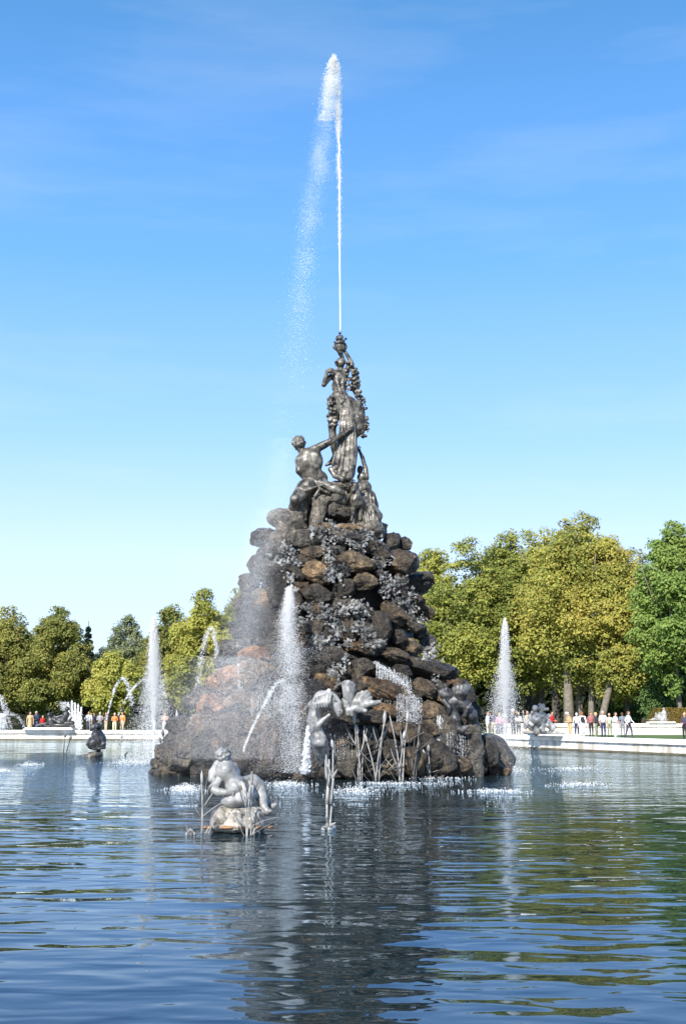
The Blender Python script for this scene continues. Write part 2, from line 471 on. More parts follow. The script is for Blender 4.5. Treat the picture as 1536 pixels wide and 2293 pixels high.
# clear water: a cool mirror over the dark body of the pool, weighed by Fresnel
wdf = n_.new('ShaderNodeBsdfDiffuse'); wdf.inputs['Color'].default_value = (.010, .019, .022, 1)
wgl = n_.new('ShaderNodeBsdfGlossy'); wgl.inputs['Color'].default_value = (.76, .89, 1.0, 1); wgl.inputs['Roughness'].default_value = .015
wfr = n_.new('ShaderNodeFresnel'); wfr.inputs['IOR'].default_value = 1.32
wmxs = n_.new('ShaderNodeMixShader')
for _nd in (wdf, wgl, wfr): l_.new(bp.outputs['Normal'], _nd.inputs['Normal'])
l_.new(wfr.outputs[0], wmxs.inputs[0]); l_.new(wdf.outputs[0], wmxs.inputs[1]); l_.new(wgl.outputs[0], wmxs.inputs[2])
l_.new(wmxs.outputs[0], n_['Material Output'].inputs['Surface']); n_.remove(b_)
M['water'] = mw

# aerated spray: white droplets
def spray_mat(name, alpha=1.0):
    m = bpy.data.materials.new(name); m.use_nodes = True
    n, l = m.node_tree.nodes, m.node_tree.links
    n.clear()
    o = n.new('ShaderNodeOutputMaterial')
    d = n.new('ShaderNodeBsdfDiffuse'); d.inputs['Color'].default_value = (.95, .96, .97, 1)
    tr = n.new('ShaderNodeBsdfTranslucent'); tr.inputs['Color'].default_value = (.96, .97, .98, 1)
    m1 = n.new('ShaderNodeMixShader'); m1.inputs[0].default_value = 0.12
    l.new(d.outputs[0], m1.inputs[1]); l.new(tr.outputs[0], m1.inputs[2])
    gl = n.new('ShaderNodeBsdfGlossy'); gl.inputs['Roughness'].default_value = .4; m3 = n.new('ShaderNodeMixShader'); m3.inputs[0].default_value = .08
    l.new(m1.outputs[0], m3.inputs[1]); l.new(gl.outputs[0], m3.inputs[2])
    out = m3.outputs[0]
    if alpha < 1:
        tp = n.new('ShaderNodeBsdfTransparent'); m2 = n.new('ShaderNodeMixShader'); m2.inputs[0].default_value = alpha
        l.new(tp.outputs[0], m2.inputs[1]); l.new(out, m2.inputs[2]); out = m2.outputs[0]
    l.new(out, o.inputs['Surface'])
    return m
M['spray'] = spray_mat('white_spray')
M['mist'] = spray_mat('fine_mist', 0.45)
M['film'] = spray_mat('water_film', 0.55)

# foliage: leaf colour from the per-leaf attribute
def leaf_mat(name, trans=0.4):
    m = bpy.data.materials.new(name); m.use_nodes = True
    n, l = m.node_tree.nodes, m.node_tree.links
    n.clear()
    o = n.new('ShaderNodeOutputMaterial')
    at = n.new('ShaderNodeAttribute'); at.attribute_name = 'tint'
    d = n.new('ShaderNodeBsdfPrincipled'); d.inputs['Roughness'].default_value = 0.55; d.inputs['Specular IOR Level'].default_value = 0.25
    tr = n.new('ShaderNodeBsdfTranslucent')
    mx = n.new('ShaderNodeMixShader'); mx.inputs[0].default_value = trans
    l.new(at.outputs['Color'], d.inputs['Base Color']); l.new(at.outputs['Color'], tr.inputs['Color'])
    l.new(d.outputs[0], mx.inputs[1]); l.new(tr.outputs[0], mx.inputs[2]); l.new(mx.outputs[0], o.inputs['Surface'])
    return m
M['leaf'] = leaf_mat('tree_leaves')

# ================================================================== SETTING
# basin outline (plan), anticlockwise seen from above, starting in front of the camera
ctrl = [(0, 3.2), (12, 4.5), (22, 12), (25, 24), (24, 38), (19.5, 50), (16.2, 57.2), (10.1, 70.5), (5, 80), (-2, 88), (-12.5, 92.5), (-26.5, 93.2), (-42, 91), (-50, 78),
        (-46, 58), (-36, 40), (-28, 24), (-22, 12), (-12, 4.6)]
def catmull(pts, sub):
    pts = np.array(pts, float); n = len(pts); out = []
    for i in range(n):
        p0, p1, p2, p3 = pts[i - 1], pts[i], pts[(i + 1) % n], pts[(i + 2) % n]
        for s in range(sub):
            t = s / sub
            out.append(0.5 * ((2 * p1) + (-p0 + p2) * t + (2 * p0 - 5 * p1 + 4 * p2 - p3) * t * t + (-p0 + 3 * p1 - 3 * p2 + p3) * t ** 3))
    return np.array(out)
OUT = catmull(ctrl, 24)
seg = np.linalg.norm(np.roll(OUT, -1, 0) - OUT, axis=1)
cum = np.concatenate([[0], np.cumsum(seg)])
PER = cum[-1]
def on_rim(s, off=0.0):
    """point on the basin rim at arc length s, moved off metres outwards"""
    s = s % PER
    i = min(np.searchsorted(cum, s, side='right') - 1, len(OUT) - 1)
    a, b = OUT[i], OUT[(i + 1) % len(OUT)]
    t = (s - cum[i]) / (seg[i] + 1e-9)
    d = (b - a) / (np.linalg.norm(b - a) + 1e-9)
    nrm = np.array((d[1], -d[0]))
    return a + (b - a) * t + nrm * off, d
GZ = 0.40       # level of the garden ground above the water
# water sheet
NR = 360
rim = np.array([on_rim(PER * i / NR, 0.1)[0] for i in range(NR)])
c0 = np.array((-8, 46))
V = [np.array((*c0, 0.0))]; rings = 6
for r in range(1, rings + 1):
    for p in rim: V.append(np.array((*(c0 + (p - c0) * r / rings), 0.0)))
Fq = []
for j in range(NR): Fq.append((0, 1 + j, 1 + (j + 1) % NR, 1 + (j + 1) % NR))
me = bpy.data.meshes.new('water')
faces = [(0, 1 + j, 1 + (j + 1) % NR) for j in range(NR)]
for r in range(rings - 1):
    a, b = 1 + r * NR, 1 + (r + 1) * NR
    faces += [(a + j, b + j, b + (j + 1) % NR, a + (j + 1) % NR) for j in range(NR)]
me.from_pydata([tuple(v) for v in V], [], faces); me.materials.append(M['water'])
tag(obj('water', me), kind='structure')
# ground ring: gravel walk, then lawn out to the horizon
def ring(name, off0, off1, z, mat, far=None):
    A = np.array([on_rim(PER * i / NR, off0)[0] for i in range(NR)])
    if far: 
        a = (A - c0); Bp = c0 + a / np.linalg.norm(a, axis=1)[:, None] * far
    else: Bp = np.array([on_rim(PER * i / NR, off1)[0] for i in range(NR)])
    V = np.concatenate([np.c_[A, np.full(NR, z)], np.c_[Bp, np.full(NR, z)]])
    j = np.arange(NR); j2 = (j + 1) % NR
    me = mesh_np(name, V, np.stack([j, j + NR, j2 + NR, j2], 1), [mat], smooth=False)
    return tag(obj(name, me), kind='structure')
ring('gravel_path', 0.3, 11.5, GZ, M['gravel'])
ring('ground', 11.0, 0, GZ - 0.004 + 0.012, M['lawn'], far=3000)

# basin wall: coping stones and face blocks, each a piece of its own
def rim_block(s0, s1, o0, o1, z0, z1, name, mat, parent, rnd=0.0):
    k = 3; rowsV = []
    for i in range(k + 1):
        s = s0 + (s1 - s0) * i / k
        a, _ = on_rim(s, o0); b, _ = on_rim(s, o1)
        e = 0.02
        rowsV += [(*a, z0), (*b, z0), (*b, z1), (*(b + (a - b) * e), z1 + 0.004), (*(a + (b - a) * 0.05), z1 + .004), (*a, z1 - 0.03)]
    q = 6; faces = []
    for i in range(k):
        for j in range(q):
            faces.append((i * q + j, i * q + (j + 1) % q, (i + 1) * q + (j + 1) % q, (i + 1) * q + j))
    faces.append(tuple(range(q))[::-1]); faces.append(tuple(k * q + j for j in range(q)))
    me = bpy.data.meshes.new(name); me.from_pydata(rowsV, [], faces); me.materials.append(mat)
    return obj(name, me, parent)
wall = thing('basin_wall', (0, 92, 0), 'low pale marble wall curving round the far side of the pool', 'wall')
wall.location = (0, 0, 0)
# visible stretch of the rim, from right of the frame round to the left
s_lo = min(range(len(OUT)), key=lambda i: np.linalg.norm(OUT[i] - np.array((24.5, 30))))
s_hi = min(range(len(OUT)), key=lambda i: np.linalg.norm(OUT[i] - np.array((-50, 78))))
sA, sB = cum[s_lo], cum[s_hi]
r2 = random.Random(5)
s = sA
while s < sB:
    L = r2.uniform(2.3, 3.3)
    j = r2.uniform(-.006, .006)
    rim_block(s + .004, s + L - .004, -0.16 + j, 0.62, 0.50 + j, 0.735 + j, 'coping_stone', M['marble'], wall)
    s += L
s = sA + 0.9
while s < sB:
    L = r2.uniform(2.0, 3.6)
    j = r2.uniform(-.008, .008)
    rim_block(s + .005, s + L - .005, -0.05 + j, 0.45, 0.10, 0.497, 'face_block', M['marble_low'], wall)
    s += L
s = sA
while s < sB:
    rim_block(s, s + 4.0, -0.075, 0.40, -0.35, 0.098, 'footing', M['algae'], wall)
    s += 4.0

# ================================================================== ROCK MOUND
YC = 41.5
MPX = YC / F / cT * 1.0
XC = P(745, 1500, YC)[0]
_prof_px = [(1775, 412), (1700, 402), (1650, 380), (1600, 340), (1560, 312), (1520, 278), (1480, 250), (1440, 232), (1390, 212), (1340, 202), (1300, 195), (1240, 170), (1200, 130), (1175, 98), (1158, 50), (1150, 5)]
PZ = np.array([P(745, y, YC)[2] for y, r in _prof_px])
PR = np.array([P(745 + r, y, YC)[0] - P(745, y, YC)[0] for y, r in _prof_px]) * 0.96 - 0.12
EY = 0.80      # the mound is a little shallower than wide
def mound_r(z): return np.interp(z, PZ, PR)
def surf(px, py, push=0.0):
    """first point of the mound's skin on the sight line through a photo pixel (limb point when it misses)"""
    best = None
    for Y in np.arange(34.5, 42.0, 0.05):
        p = P(px, py, Y)
        d = math.hypot(p[0] - XC, (p[1] - YC) / EY) - mound_r(p[2])
        if d < 0: return P(px, py, Y + push)
        if best is None or d < best[0]: best = (d, Y)
    return P(px, py, best[1] + push)
def hits(px, py):
    return any(math.hypot(p[0] - XC, (p[1] - YC) / EY) < mound_r(p[2]) for p in (P(px, py, Y) for Y in np.arange(34.5, 42.0, .1)))
def z2(zx, zy): return 500 + zx / 2.743, 1160 + zy / 2.743

mound = thing('rock_mound', (XC, YC, 0), 'tall mound of stacked dark brown boulders rising from the pool', 'fountain rock')
# core
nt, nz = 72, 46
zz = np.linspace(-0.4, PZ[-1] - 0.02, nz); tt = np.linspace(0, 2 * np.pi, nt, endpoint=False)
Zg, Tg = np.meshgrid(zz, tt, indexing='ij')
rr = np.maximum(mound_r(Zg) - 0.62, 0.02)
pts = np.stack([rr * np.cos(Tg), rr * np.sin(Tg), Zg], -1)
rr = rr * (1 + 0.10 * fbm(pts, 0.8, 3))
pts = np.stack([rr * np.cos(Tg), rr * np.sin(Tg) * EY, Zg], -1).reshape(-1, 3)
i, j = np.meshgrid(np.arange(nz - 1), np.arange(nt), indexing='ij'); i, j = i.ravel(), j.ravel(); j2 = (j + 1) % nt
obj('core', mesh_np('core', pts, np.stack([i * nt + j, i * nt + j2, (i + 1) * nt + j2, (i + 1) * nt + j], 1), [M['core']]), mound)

# boulder shapes, shared between alike pieces
def boulder_mesh(seed, mat, sub=5, blocky=3.4, rough=0.15):
    r = np.random.default_rng(seed)
    bm = bmesh.new(); bmesh.ops.create_icosphere(bm, subdivisions=sub, radius=1)
    V = np.array([v.co for v in bm.verts]); Fc = np.array([[v.index for v in f.verts] for f in bm.faces]); bm.free()
    s = (np.abs(V) ** blocky).sum(1) ** (-1 / blocky)
    V = V * s[:, None]
    for _ in range(16):                       # broken facets
        nrm = r.normal(size=3); nrm /= np.linalg.norm(nrm); h = r.uniform(0.74, 1.02)
        d = V @ nrm - h
        V -= np.where(d > 0, d * 0.97, 0)[:, None] * nrm
    nn = V / np.linalg.norm(V, axis=1)[:, None]
    o = seed * 3.1
    rg = 1 - 2 * np.abs(fbm(V * np.array((1, 1, 1.7)), 2.6, 4, o + 4))          # ragged ledges and cracks
    V = V + nn * (0.16 * fbm(V, 1.3, 2, o) + rough * fbm(V, 3.4, 5, o) + .06 * rg)[:, None]
    pit = fbm(V, 6.5, 2, o + 9)
    V = V - nn * (np.clip(pit - 0.25, 0, 1) * 0.22)[:, None]
    return mesh_np('boulder', V, Fc, [mat])
B_DARK = [boulder_mesh(10 + i, M['rock']) for i in range(9)]
B_PALE = [boulder_mesh(40 + i, M['pale_rock'], rough=.22) for i in range(3)]

def place_boulder(px, py, w, h, rot=0, tint=(1, 1, 1), pale=False, depth=None, push=0.0, par=None, name='boulder', yaw=None, Y=None):
    """boulder of w x h photo pixels whose middle shows at (px, py)"""
    c = surf(px, py, push) if Y is None else P(px, py, Y)
    m = c[1] / F * 1.02
    sx, sz = w * m / 2, h * m / 2
    sy = depth / 2 if depth else 0.5 * (sx + sz) * 1.05
    me = random.choice(B_PALE if pale else B_DARK)
    o = obj(name, me, par or mound, color=tint)
    base = Vector((mound.location if par is None else par.location))
    o.location = Vector(c) - base
    yw = random.uniform(-.25, .25) if yaw is None else yaw
    o.rotation_euler = (random.uniform(-.15, .15), math.radians(rot), yw)
    o.scale = (sx, sy, sz)
    o['px'] = 0; del o['px']
    return o

DK = (.62, .60, .58); BR = (1.15, .98, .78); OR = (1.45, 1.1, .75); GY = (.85, .88, .9); TAN = (2.2, 1.75, 1.25); RED = (2.2, 1.35, .95); WET = (.42, .40, .40)
HERO = [  # zoom-sheet x, y, w, h, rotation, tint
    (520, 140, 230, 130, 6, GY), (560, 222, 175, 95, 5, BR), (575, 330, 185, 130, 30, TAN), (800, 275, 270, 140, 3, BR), (1085, 275, 190, 185, 12, BR),
    (1030, 150, 100, 120, 20, GY), (870, 390, 160, 115, -5, BR), (742, 440, 130, 130, 10, DK), (585, 470, 180, 135, 4, DK), (905, 160, 95, 140, 0, DK), (770, 130, 200, 110, 0, GY),
    (560, 675, 125, 165, 3, DK), (765, 685, 115, 170, -4, BR), (955, 690, 155, 215, -6, DK), (815, 792, 120, 75, 5, OR), (1082, 742, 110, 105, 10, DK),
    (1165, 790, 120, 85, 20, BR), (1050, 840, 170, 85, 8, BR), (840, 930, 210, 130, -12, DK), (1250, 925, 350, 135, 12, DK), (970, 935, 200, 80, 22, GY),
    (1000, 1070, 330, 120, 20, OR), (1235, 1050, 150, 120, 15, BR), (1285, 1195, 190, 130, 20, BR), (735, 1350, 130, 170, 0, OR), (1020, 1300, 150, 120, 0, BR),
    (755, 1510, 180, 220, 0, GY), (1035, 1430, 170, 130, 0, DK), (1055, 1530, 120, 110, 0, OR), (1190, 1490, 160, 170, 0, BR), (1260, 1300, 140, 120, 0, BR),
    (210, 290, 120, 130, 0, GY), (160, 405, 140, 120, 0, GY), (275, 520, 130, 110, 35, (3.2, 2.3, 1.4)), (240, 650, 220, 230, 0, DK), (330, 200, 150, 120, 0, GY),
    (200, 850, 240, 130, -5, RED), (215, 960, 220, 190, 0, OR), (20, 1010, 240, 170, -20, RED), (540, 890, 280, 240, -5, DK), (640, 1010, 160, 130, 0, OR),
    (350, 420, 200, 260, 0, DK), (420, 560, 150, 200, 0, WET), (300, 330, 190, 170, 0, DK), (660, 600, 100, 130, 0, WET), (1010, 430, 120, 100, 10, DK),
    (1060, 590, 210, 110, 28, BR), (1170, 500, 130, 90, 22, BR), (1130, 640, 200, 110, 30, DK), (1250, 770, 110, 120, 0, GY), (700, 850, 220, 110, 15, DK),
    (420, 900, 200, 220, 0, DK), (330, 1130, 230, 260, 0, DK), (560, 1130, 220, 250, 0, DK), (440, 1400, 260, 330, 0, DK), (300, 1400, 170, 300, 0, (.9, .75, .7)),
    (600, 1400, 170, 360, 0, DK), (880, 1420, 150, 260, 0, DK), (900, 1230, 220, 120, 0, WET), (1380, 1330, 150, 240, 0, GY), (1330, 1480, 200, 220, 0, DK),
    (1480, 1330, 160, 300, 0, DK), (120, 1130, 220, 170, -10, OR), (-60, 1150, 200, 150, -15, RED), (-150, 1100, 200, 110, -30, GY), (60, 1300, 230, 200, 0, (.9, .8, .75)),
    (-130, 1290, 200, 180, 0, (1.0, .85, .75)), (130, 1450, 230, 210, 0, (.9, .8, .75)), (-20, 1480, 200, 170, 0, DK), (-220, 1400, 170, 180, -5, DK), (-330, 1460, 170, 170, 0, DK),
    (-260, 1500, 140, 110, 0, GY), (1600, 1440, 170, 200, 0, DK), (-400, 1510, 90, 70, 0, GY), (480, 1570, 130, 80, 0, (1.6, 1.5, 1.3)), (820, 1130, 170, 150, 0, WET),
    (1000, 1185, 160, 100, 10, OR), (1120, 1180, 130, 120, 0, BR), (1150, 1330, 130, 140, 0, BR), (1100, 950, 130, 90, 15, WET), (700, 200, 110, 80, 0, GY),
    (520, 1520, 160, 190, 0, DK), (640, 1560, 170, 120, 0, GY), (590, 1470, 140, 160, 0, BR), (940, 60, 150, 90, 0, TAN), (780, 70, 190, 80, 0, TAN), (610, 70, 150, 80, 0, TAN), (460, 60, 130, 90, 0, GY), (380, 110, 120, 120, 0, GY),
]
placed = []
for (zx, zy, w, h, rot, tn) in HERO:
    if zx < 330 and zy > 780: tn = tuple(v * 1.5 for v in tn)       # stones of the left foot, tinted paler
    px_, py_ = z2(zx, zy)
    o = place_boulder(px_, py_, w / 2.743 * .96, h / 2.743 * .93, rot, tn, push=0.12 + 0.1 * (max(w, h) > 250))
    placed.append((px_, py_, max(w, h) / 2.743 / 2))
# smaller stones wedged in between
rb = random.Random(11)
tries = 0; nfill = 0
while nfill < 150 and tries < 6000:
    tries += 1
    y = rb.uniform(1185, 1735); hw = np.interp(-y, [-1775, -1700, -1600, -1480, -1390, -1240, -1145], [420, 395, 330, 245, 208, 175, 128])
    x = 745 + rb.uniform(-hw, hw) * 0.98
    s_ = rb.uniform(16, 34)
    cave = (x - 828) ** 2 / 45 ** 2 + (y - 1350) ** 2 / 30 ** 2 < 1
    if cave or any((x - a) ** 2 + (y - b) ** 2 < (0.72 * r + 0.5 * s_) ** 2 for a, b, r in placed): continue
    placed.append((x, y, s_))
    tn = rb.choice([DK, DK, BR, GY, OR, WET])
    place_boulder(x, y, s_ * 2 * rb.uniform(.9, 1.3), s_ * 2 * rb.uniform(.7, 1.0), rb.uniform(-25, 25), tn, push=0.22)
    nfill += 1
# stones round the far side
for k in range(40):
    a = rb.uniform(0.15, math.pi - 0.15); z = rb.uniform(0.2, 9.5); r = mound_r(z) - 0.1
    o = obj('boulder', rb.choice(B_DARK), mound, loc=(r * math.cos(a), r * math.sin(a) * EY, z), color=rb.choice([DK, BR, GY]))
    q = rb.uniform(.4, .8); o.scale = (q * 1.2, q, q * .8); o.rotation_euler = (0, 0, rb.uniform(0, 6))

# rock outcrop that carries the figures
YS = 41.2
mz = YS / F / cT / 3.84
def A(zx, zy, d=0.0): return P(560 + zx / 3.84, 720 + zy / 3.84, YS + d)
oc = [cap(A(610, 1520, -.5), A(560, 1800, -.8), 62 * mz, 55 * mz), ell(A(330, 1700, -.3), (150 * mz, .5, 95 * mz)), ell(A(230, 1690, -.2), (95 * mz, .4, 80 * mz)), ell(A(420, 1620, -.2), (90 * mz, .5, 90 * mz)),
      ell(A(720, 1530, -.1), (170 * mz, .6, 80 * mz)), cap(A(870, 1560, .2), A(960, 1800, .1), 110 * mz, 120 * mz), ell(A(700, 1700, .9), (330 * mz, .8, 200 * mz)),
      ell(A(520, 1500, -.1), (130 * mz, .5, 70 * mz)), ell(A(700, 1860, -.1), (400 * mz, 1.3, 70 * mz)), ell(A(1000, 1600, .3), (80 * mz, .5, 160 * mz)), ell(A(1040, 1800, -.2), (120 * mz, .7, 90 * mz)),
      ell(A(640, 1440, -.1), (90 * mz, .4, 50 * mz)), ell(A(800, 1420, .1), (130 * mz, .45, 60 * mz)), cap(A(320, 1800, -.4), A(240, 1900, -.5), 90 * mz, 80 * mz)]
V, Q, _ = sculpt(oc, 0.045, 0.14, disp=lambda q: 0.11 * fbm(q, 2.2, 4) + 0.035 * vnoise(q, 9))
oco = obj('outcrop', mesh_np('outcrop', V - np.array(mound.location), Q, [M['pale_rock']]), mound, color=(1.7, 1.6, 1.45))

# ================================================================== BRONZE FIGURES ON TOP
def fold_disp(q): return 0.014 * fbm(q, 4, 3) + 0.007 * vnoise(q * np.array((1, 1, .3)), 10)
def blobs(path, n, spread, r0, r1, seed, k=0.01, tg=0):
    r = np.random.default_rng(seed); path = np.array(path); out = []
    for i in range(n):
        t = r.random() * (len(path) - 1); a = int(t); p = path[a] + (path[min(a + 1, len(path) - 1)] - path[a]) * (t - a)
        out.append(ell(p + np.clip(r.normal(size=3), -1.5, 1.5) * spread, r.uniform(r0, r1), tg, k))
    return out
def fingers(w, d, side, L, r, curl=0.0, n=4):
    """four fingers and a thumb leaving the palm"""
    w, d, side = np.array(w), np.array(d) / np.linalg.norm(d), np.array(side) / np.linalg.norm(side)
    dn = np.cross(d, side)
    out = [cap(w, w + d * L * .5, r * 2.0, r * 2.2)]
    for i in range(n):
        o = (i - (n - 1) / 2) * r * 1.9
        a = w + d * L * .5 + side * o
        ln = L * (0.5, .58, .55, .42)[i % 4]
        b = a + d * ln * .55 + side * o * .15
        out += [cap(a, b, r, r * .9, k=.004), cap(b, b + d * ln * .45 + dn * curl * ln, r * .9, r * .7, k=.004)]
    a = w + d * L * .15 + side * r * 2.2
    out += [cap(a, a + d * L * .28 + side * L * .25, r, r * .75, k=.006)]
    return out

# --- standing woman
st = thing('woman_statue', A(790, 1380), 'weathered bronze statue of a draped standing woman with arm bent, crowning the rock mound', 'statue')
pr = []
pr += chain([A(782, 400), A(778, 445)], [23 * mz, 30 * mz])
pr += [ell(A(772, 480), (74 * mz, .24, 66 * mz)), ell(A(768, 560), (68 * mz, .24, 70 * mz)), ell(A(770, 660), (80 * mz, .28, 80 * mz))]
pr += chain([A(722, 438), A(778, 425), A(828, 432)], [26 * mz, 28 * mz, 26 * mz])
pr += [ell(A(776, 362, -.02), (38 * mz, .17, 46 * mz))]
pr += chain([A(722, 440, -.02), A(634, 543, -.15)], [26 * mz, 21 * mz], k=.03) + chain([A(634, 543, -.15), A(664, 425, -.3)], [21 * mz, 14 * mz], k=.02)
pr += fingers(A(664, 425, -.3), A(712, 430, -.3) - A(664, 425, -.3), (0, -.3, 1), 56 * mz, 7 * mz)
pr += chain([A(828, 430), A(866, 345, .1), A(815, 255, .05)], [25 * mz, 20 * mz, 14 * mz], k=.03)
pr += chain([A(740, 470, -.18), A(770, 600, -.2), A(800, 690, -.18)], [16 * mz, 22 * mz, 14 * mz], k=.02) + chain([A(800, 470, -.15), A(795, 600, -.17), A(840, 690, -.1)], [16 * mz, 20 * mz, 18 * mz], k=.02)
pr += chain([A(745, 640, -.2), A(790, 700, -.24), A(835, 650, -.15)], [14 * mz] * 3, k=.02)
# legs and skirt
pr += chain([A(735, 720, -.02), A(706, 900, -.12), A(712, 1040, -.05), A(728, 1150, .05)], [62 * mz, 36 * mz, 30 * mz, 19 * mz])
pr += chain([A(728, 1150, .05), A(690, 1215, -.1), A(655, 1235, -.15)], [19 * mz, 18 * mz, 12 * mz], k=.02)
pr += chain([A(830, 740), A(850, 960, -.05), A(850, 1120, -.05), A(815, 1290, -.05)], [74 * mz, 68 * mz, 76 * mz, 92 * mz])
for a, b, c, r in [((795, 800), (790, 1000), (722, 1265), 17), ((818, 790), (826, 1000), (765, 1310), 20), ((842, 780), (855, 1000), (808, 1345), 18), ((866, 770), (880, 1000), (850, 1345), 20), ((880, 770), (903, 1000), (893, 1230), 17)]:
    pr += chain([A(*a, -.2), A(*b, -.28), A(*c, -.33)], [r * mz, r * mz * 1.1, r * mz * 1.3], k=.015)
pr += chain([A(690, 1270, -.3), A(730, 1325, -.36), A(800, 1358, -.38), A(865, 1345, -.3)], [20 * mz, 24 * mz, 24 * mz, 20 * mz], k=.03)
pr += chain([A(700, 1285, -.3), A(765, 1290, -.35), A(800, 1230, -.35)], [13 * mz] * 3, k=.02) + chain([A(740, 1240, -.32), A(790, 1250, -.36), A(820, 1170, -.34)], [12 * mz] * 3, k=.02)
# drapery swung to the right
pr += chain([A(850, 690), A(925, 760, .05), A(945, 900, .05), A(900, 965)], [52 * mz, 60 * mz, 56 * mz, 44 * mz])
for q in range(4):
    pr += chain([A(845 + 12 * q, 720 + 12 * q, -.2), A(880 + 16 * q, 840 - 5 * q, -.22), A(930 + 6 * q, 930 - 18 * q, -.15)], [10 * mz, 13 * mz, 10 * mz], k=.012)
pr += chain([A(860, 690, -.1), A(920, 745, -.1), A(960, 745, -.05)], [11 * mz] * 3, k=.02)
for q in range(11):       # sharp hanging folds between the big ones
    jx = (3, -5, 6, -2, 7, -6, 2, 5, -4, 6, -3)[q]; xa = 776 + 11 * q + jx; xb = 770 + 13.5 * q - jx; xc_ = 705 + 18 * q + 1.6 * jx
    pr += chain([A(xa, 730 + 4 * q, -.24), A(xb, 980, -.345), A(xc_, 1300 - 12 * abs(q - 6), -.40)], [4 * mz, (7 + jx * .4) * mz, (10 + jx * .6) * mz], k=.012)
for q in range(6):        # gathered cloth over breast and hip
    pr += chain([A(728 + 9 * q, 500 + 14 * q, -.235), A(765 + 8 * q, 560 + 20 * q, -.265), A(815, 600 + 16 * q, -.22)], [5 * mz, 8 * mz, 5 * mz], k=.006)
V, Q, _ = sculpt(pr, 0.02, 0.035, disp=fold_disp)
obj('figure', mesh_np('figure', V - np.array(st.location), Q, [M['bronze']]), st)
# curled hair
hr = [ell(A(782, 345, .02), (42 * mz, .17, 36 * mz))] + blobs([A(745, 370, -.1), A(760, 335, -.1), A(800, 330, -.05), A(820, 360, 0)], 24, .035, .035, .06, 2)
V, Q, _ = sculpt(hr, 0.022, 0.012)
obj('hair', mesh_np('hair', V - np.array(st.location), Q, [M['bronze']]), st)
# vase she holds up, with its bunch of flowers at the mouth of the jet
vs = chain([A(795, 310, .03), A(780, 285, .02), A(776, 262), A(775, 225), A(774, 196)], [17 * mz, 18 * mz, 28 * mz, 46 * mz, 40 * mz], k=.02) + [ell(A(774, 194), (56 * mz, 56 * mz, 9 * mz))]
vs += chain([A(728, 205), A(716, 222), A(730, 240), A(742, 236)], [8 * mz] * 4, k=.01) + chain([A(822, 200), A(830, 215), A(822, 235)], [8 * mz] * 3, k=.01)
V, Q, _ = sculpt(vs, 0.02, 0.03, disp=lambda q: .01 * vnoise(q, 16))
vaso = obj('vase', mesh_np('vase', V - np.array(st.location), Q, [M['bronze']]), st)
bq = chain([A(773, 190), A(772, 150), A(772, 104)], [14 * mz, 10 * mz, 7 * mz], k=.01)
bq += blobs([A(735, 165), A(772, 150), A(810, 165)], 26, .05, .03, .06, 5) + blobs([A(756, 135), A(790, 135)], 12, .04, .03, .05, 6) + [ell(A(772, 100), (15 * mz, 15 * mz, 10 * mz))]
V, Q, _ = sculpt(bq, 0.02, 0.01)
obj('bouquet', mesh_np('bouquet', V - np.array(vaso.location) - np.array(st.location), Q, [M['dark_lead']]), vaso)
# garlands
g1 = blobs([A(868, 358), A(880, 430), A(905, 520), A(915, 600), A(950, 680), A(965, 760), A(985, 850), A(985, 920), A(965, 985)], 190, .085, .03, .068, 8)
g1 += blobs([A(830, 440, -.1), A(835, 520, -.15), A(870, 600, -.1)], 40, .06, .025, .05, 9)
g1 += chain([A(866, 358), A(900, 520), A(950, 680), A(985, 850), A(965, 985)], [.05] * 5, k=.01)
g1 += [ell(A(922, 440), .07), ell(A(905, 525), .09), ell(A(990, 838), .08), ell(A(992, 908), .09), ell(A(972, 985), .08), ell(A(872, 360), .1)]
V, Q, _ = sculpt(g1, 0.024, 0.008, disp=lambda q: .02 * vnoise(q, 15))
obj('garland', mesh_np('garland', V - np.array(st.location), Q, [M['bronze']]), st)
g2 = blobs([A(700, 660, -.2), A(690, 720, -.2), A(715, 780, -.22), A(700, 850, -.2), A(725, 900, -.2)], 110, .085, .035, .075, 12) + chain([A(700, 660, -.15), A(705, 780, -.15), A(720, 900, -.15)], [.09, .12, .07])
g2 += chain([A(670, 850, -.25), A(710, 895, -.25), A(745, 880, -.25)], [.035] * 3, k=.01)
V, Q, _ = sculpt(g2, 0.024, 0.008, disp=lambda q: .02 * vnoise(q, 15))
obj('garland', mesh_np('garland', V - np.array(st.location), Q, [M['bronze']]), st)

# --- seated man seen from behind, reaching for the woman
mn = thing('seated_man_statue', A(480, 1560, -.6), 'bronze statue of a bare-backed seated man reaching an arm up to the woman', 'statue')
D0 = -.55
def Am(x, y, d=0): return A(x, y, D0 + d)
pr = [ell(Am(418, 1048), (46 * mz, .2, 58 * mz))]
pr += chain([Am(432, 1095), Am(475, 1145)], [32 * mz, 40 * mz])
pr += chain([Am(440, 1190), Am(500, 1150), Am(560, 1105)], [52 * mz, 62 * mz, 46 * mz], k=.08)
pr += [ell(Am(490, 1215), (92 * mz, .30, 85 * mz), k=.1, ), ell(Am(555, 1200), (72 * mz, .26, 95 * mz), k=.1), ell(Am(530, 1290), (78 * mz, .26, 80 * mz), k=.1), ell(Am(590, 1350, .05), (78 * mz, .27, 72 * mz), k=.1)]
pr += [ell(Am(495, 1425, -.05), (85 * mz, .32, 75 * mz), k=.08), ell(Am(600, 1410, .05), (70 * mz, .28, 62 * mz), k=.08)]
pr += chain([Am(470, 1430), Am(395, 1530, -.25)], [68 * mz, 52 * mz], k=.06) + chain([Am(395, 1530, -.25), Am(370, 1590, -.1), Am(420, 1640, .1)], [50 * mz, 36 * mz, 26 * mz], k=.04)
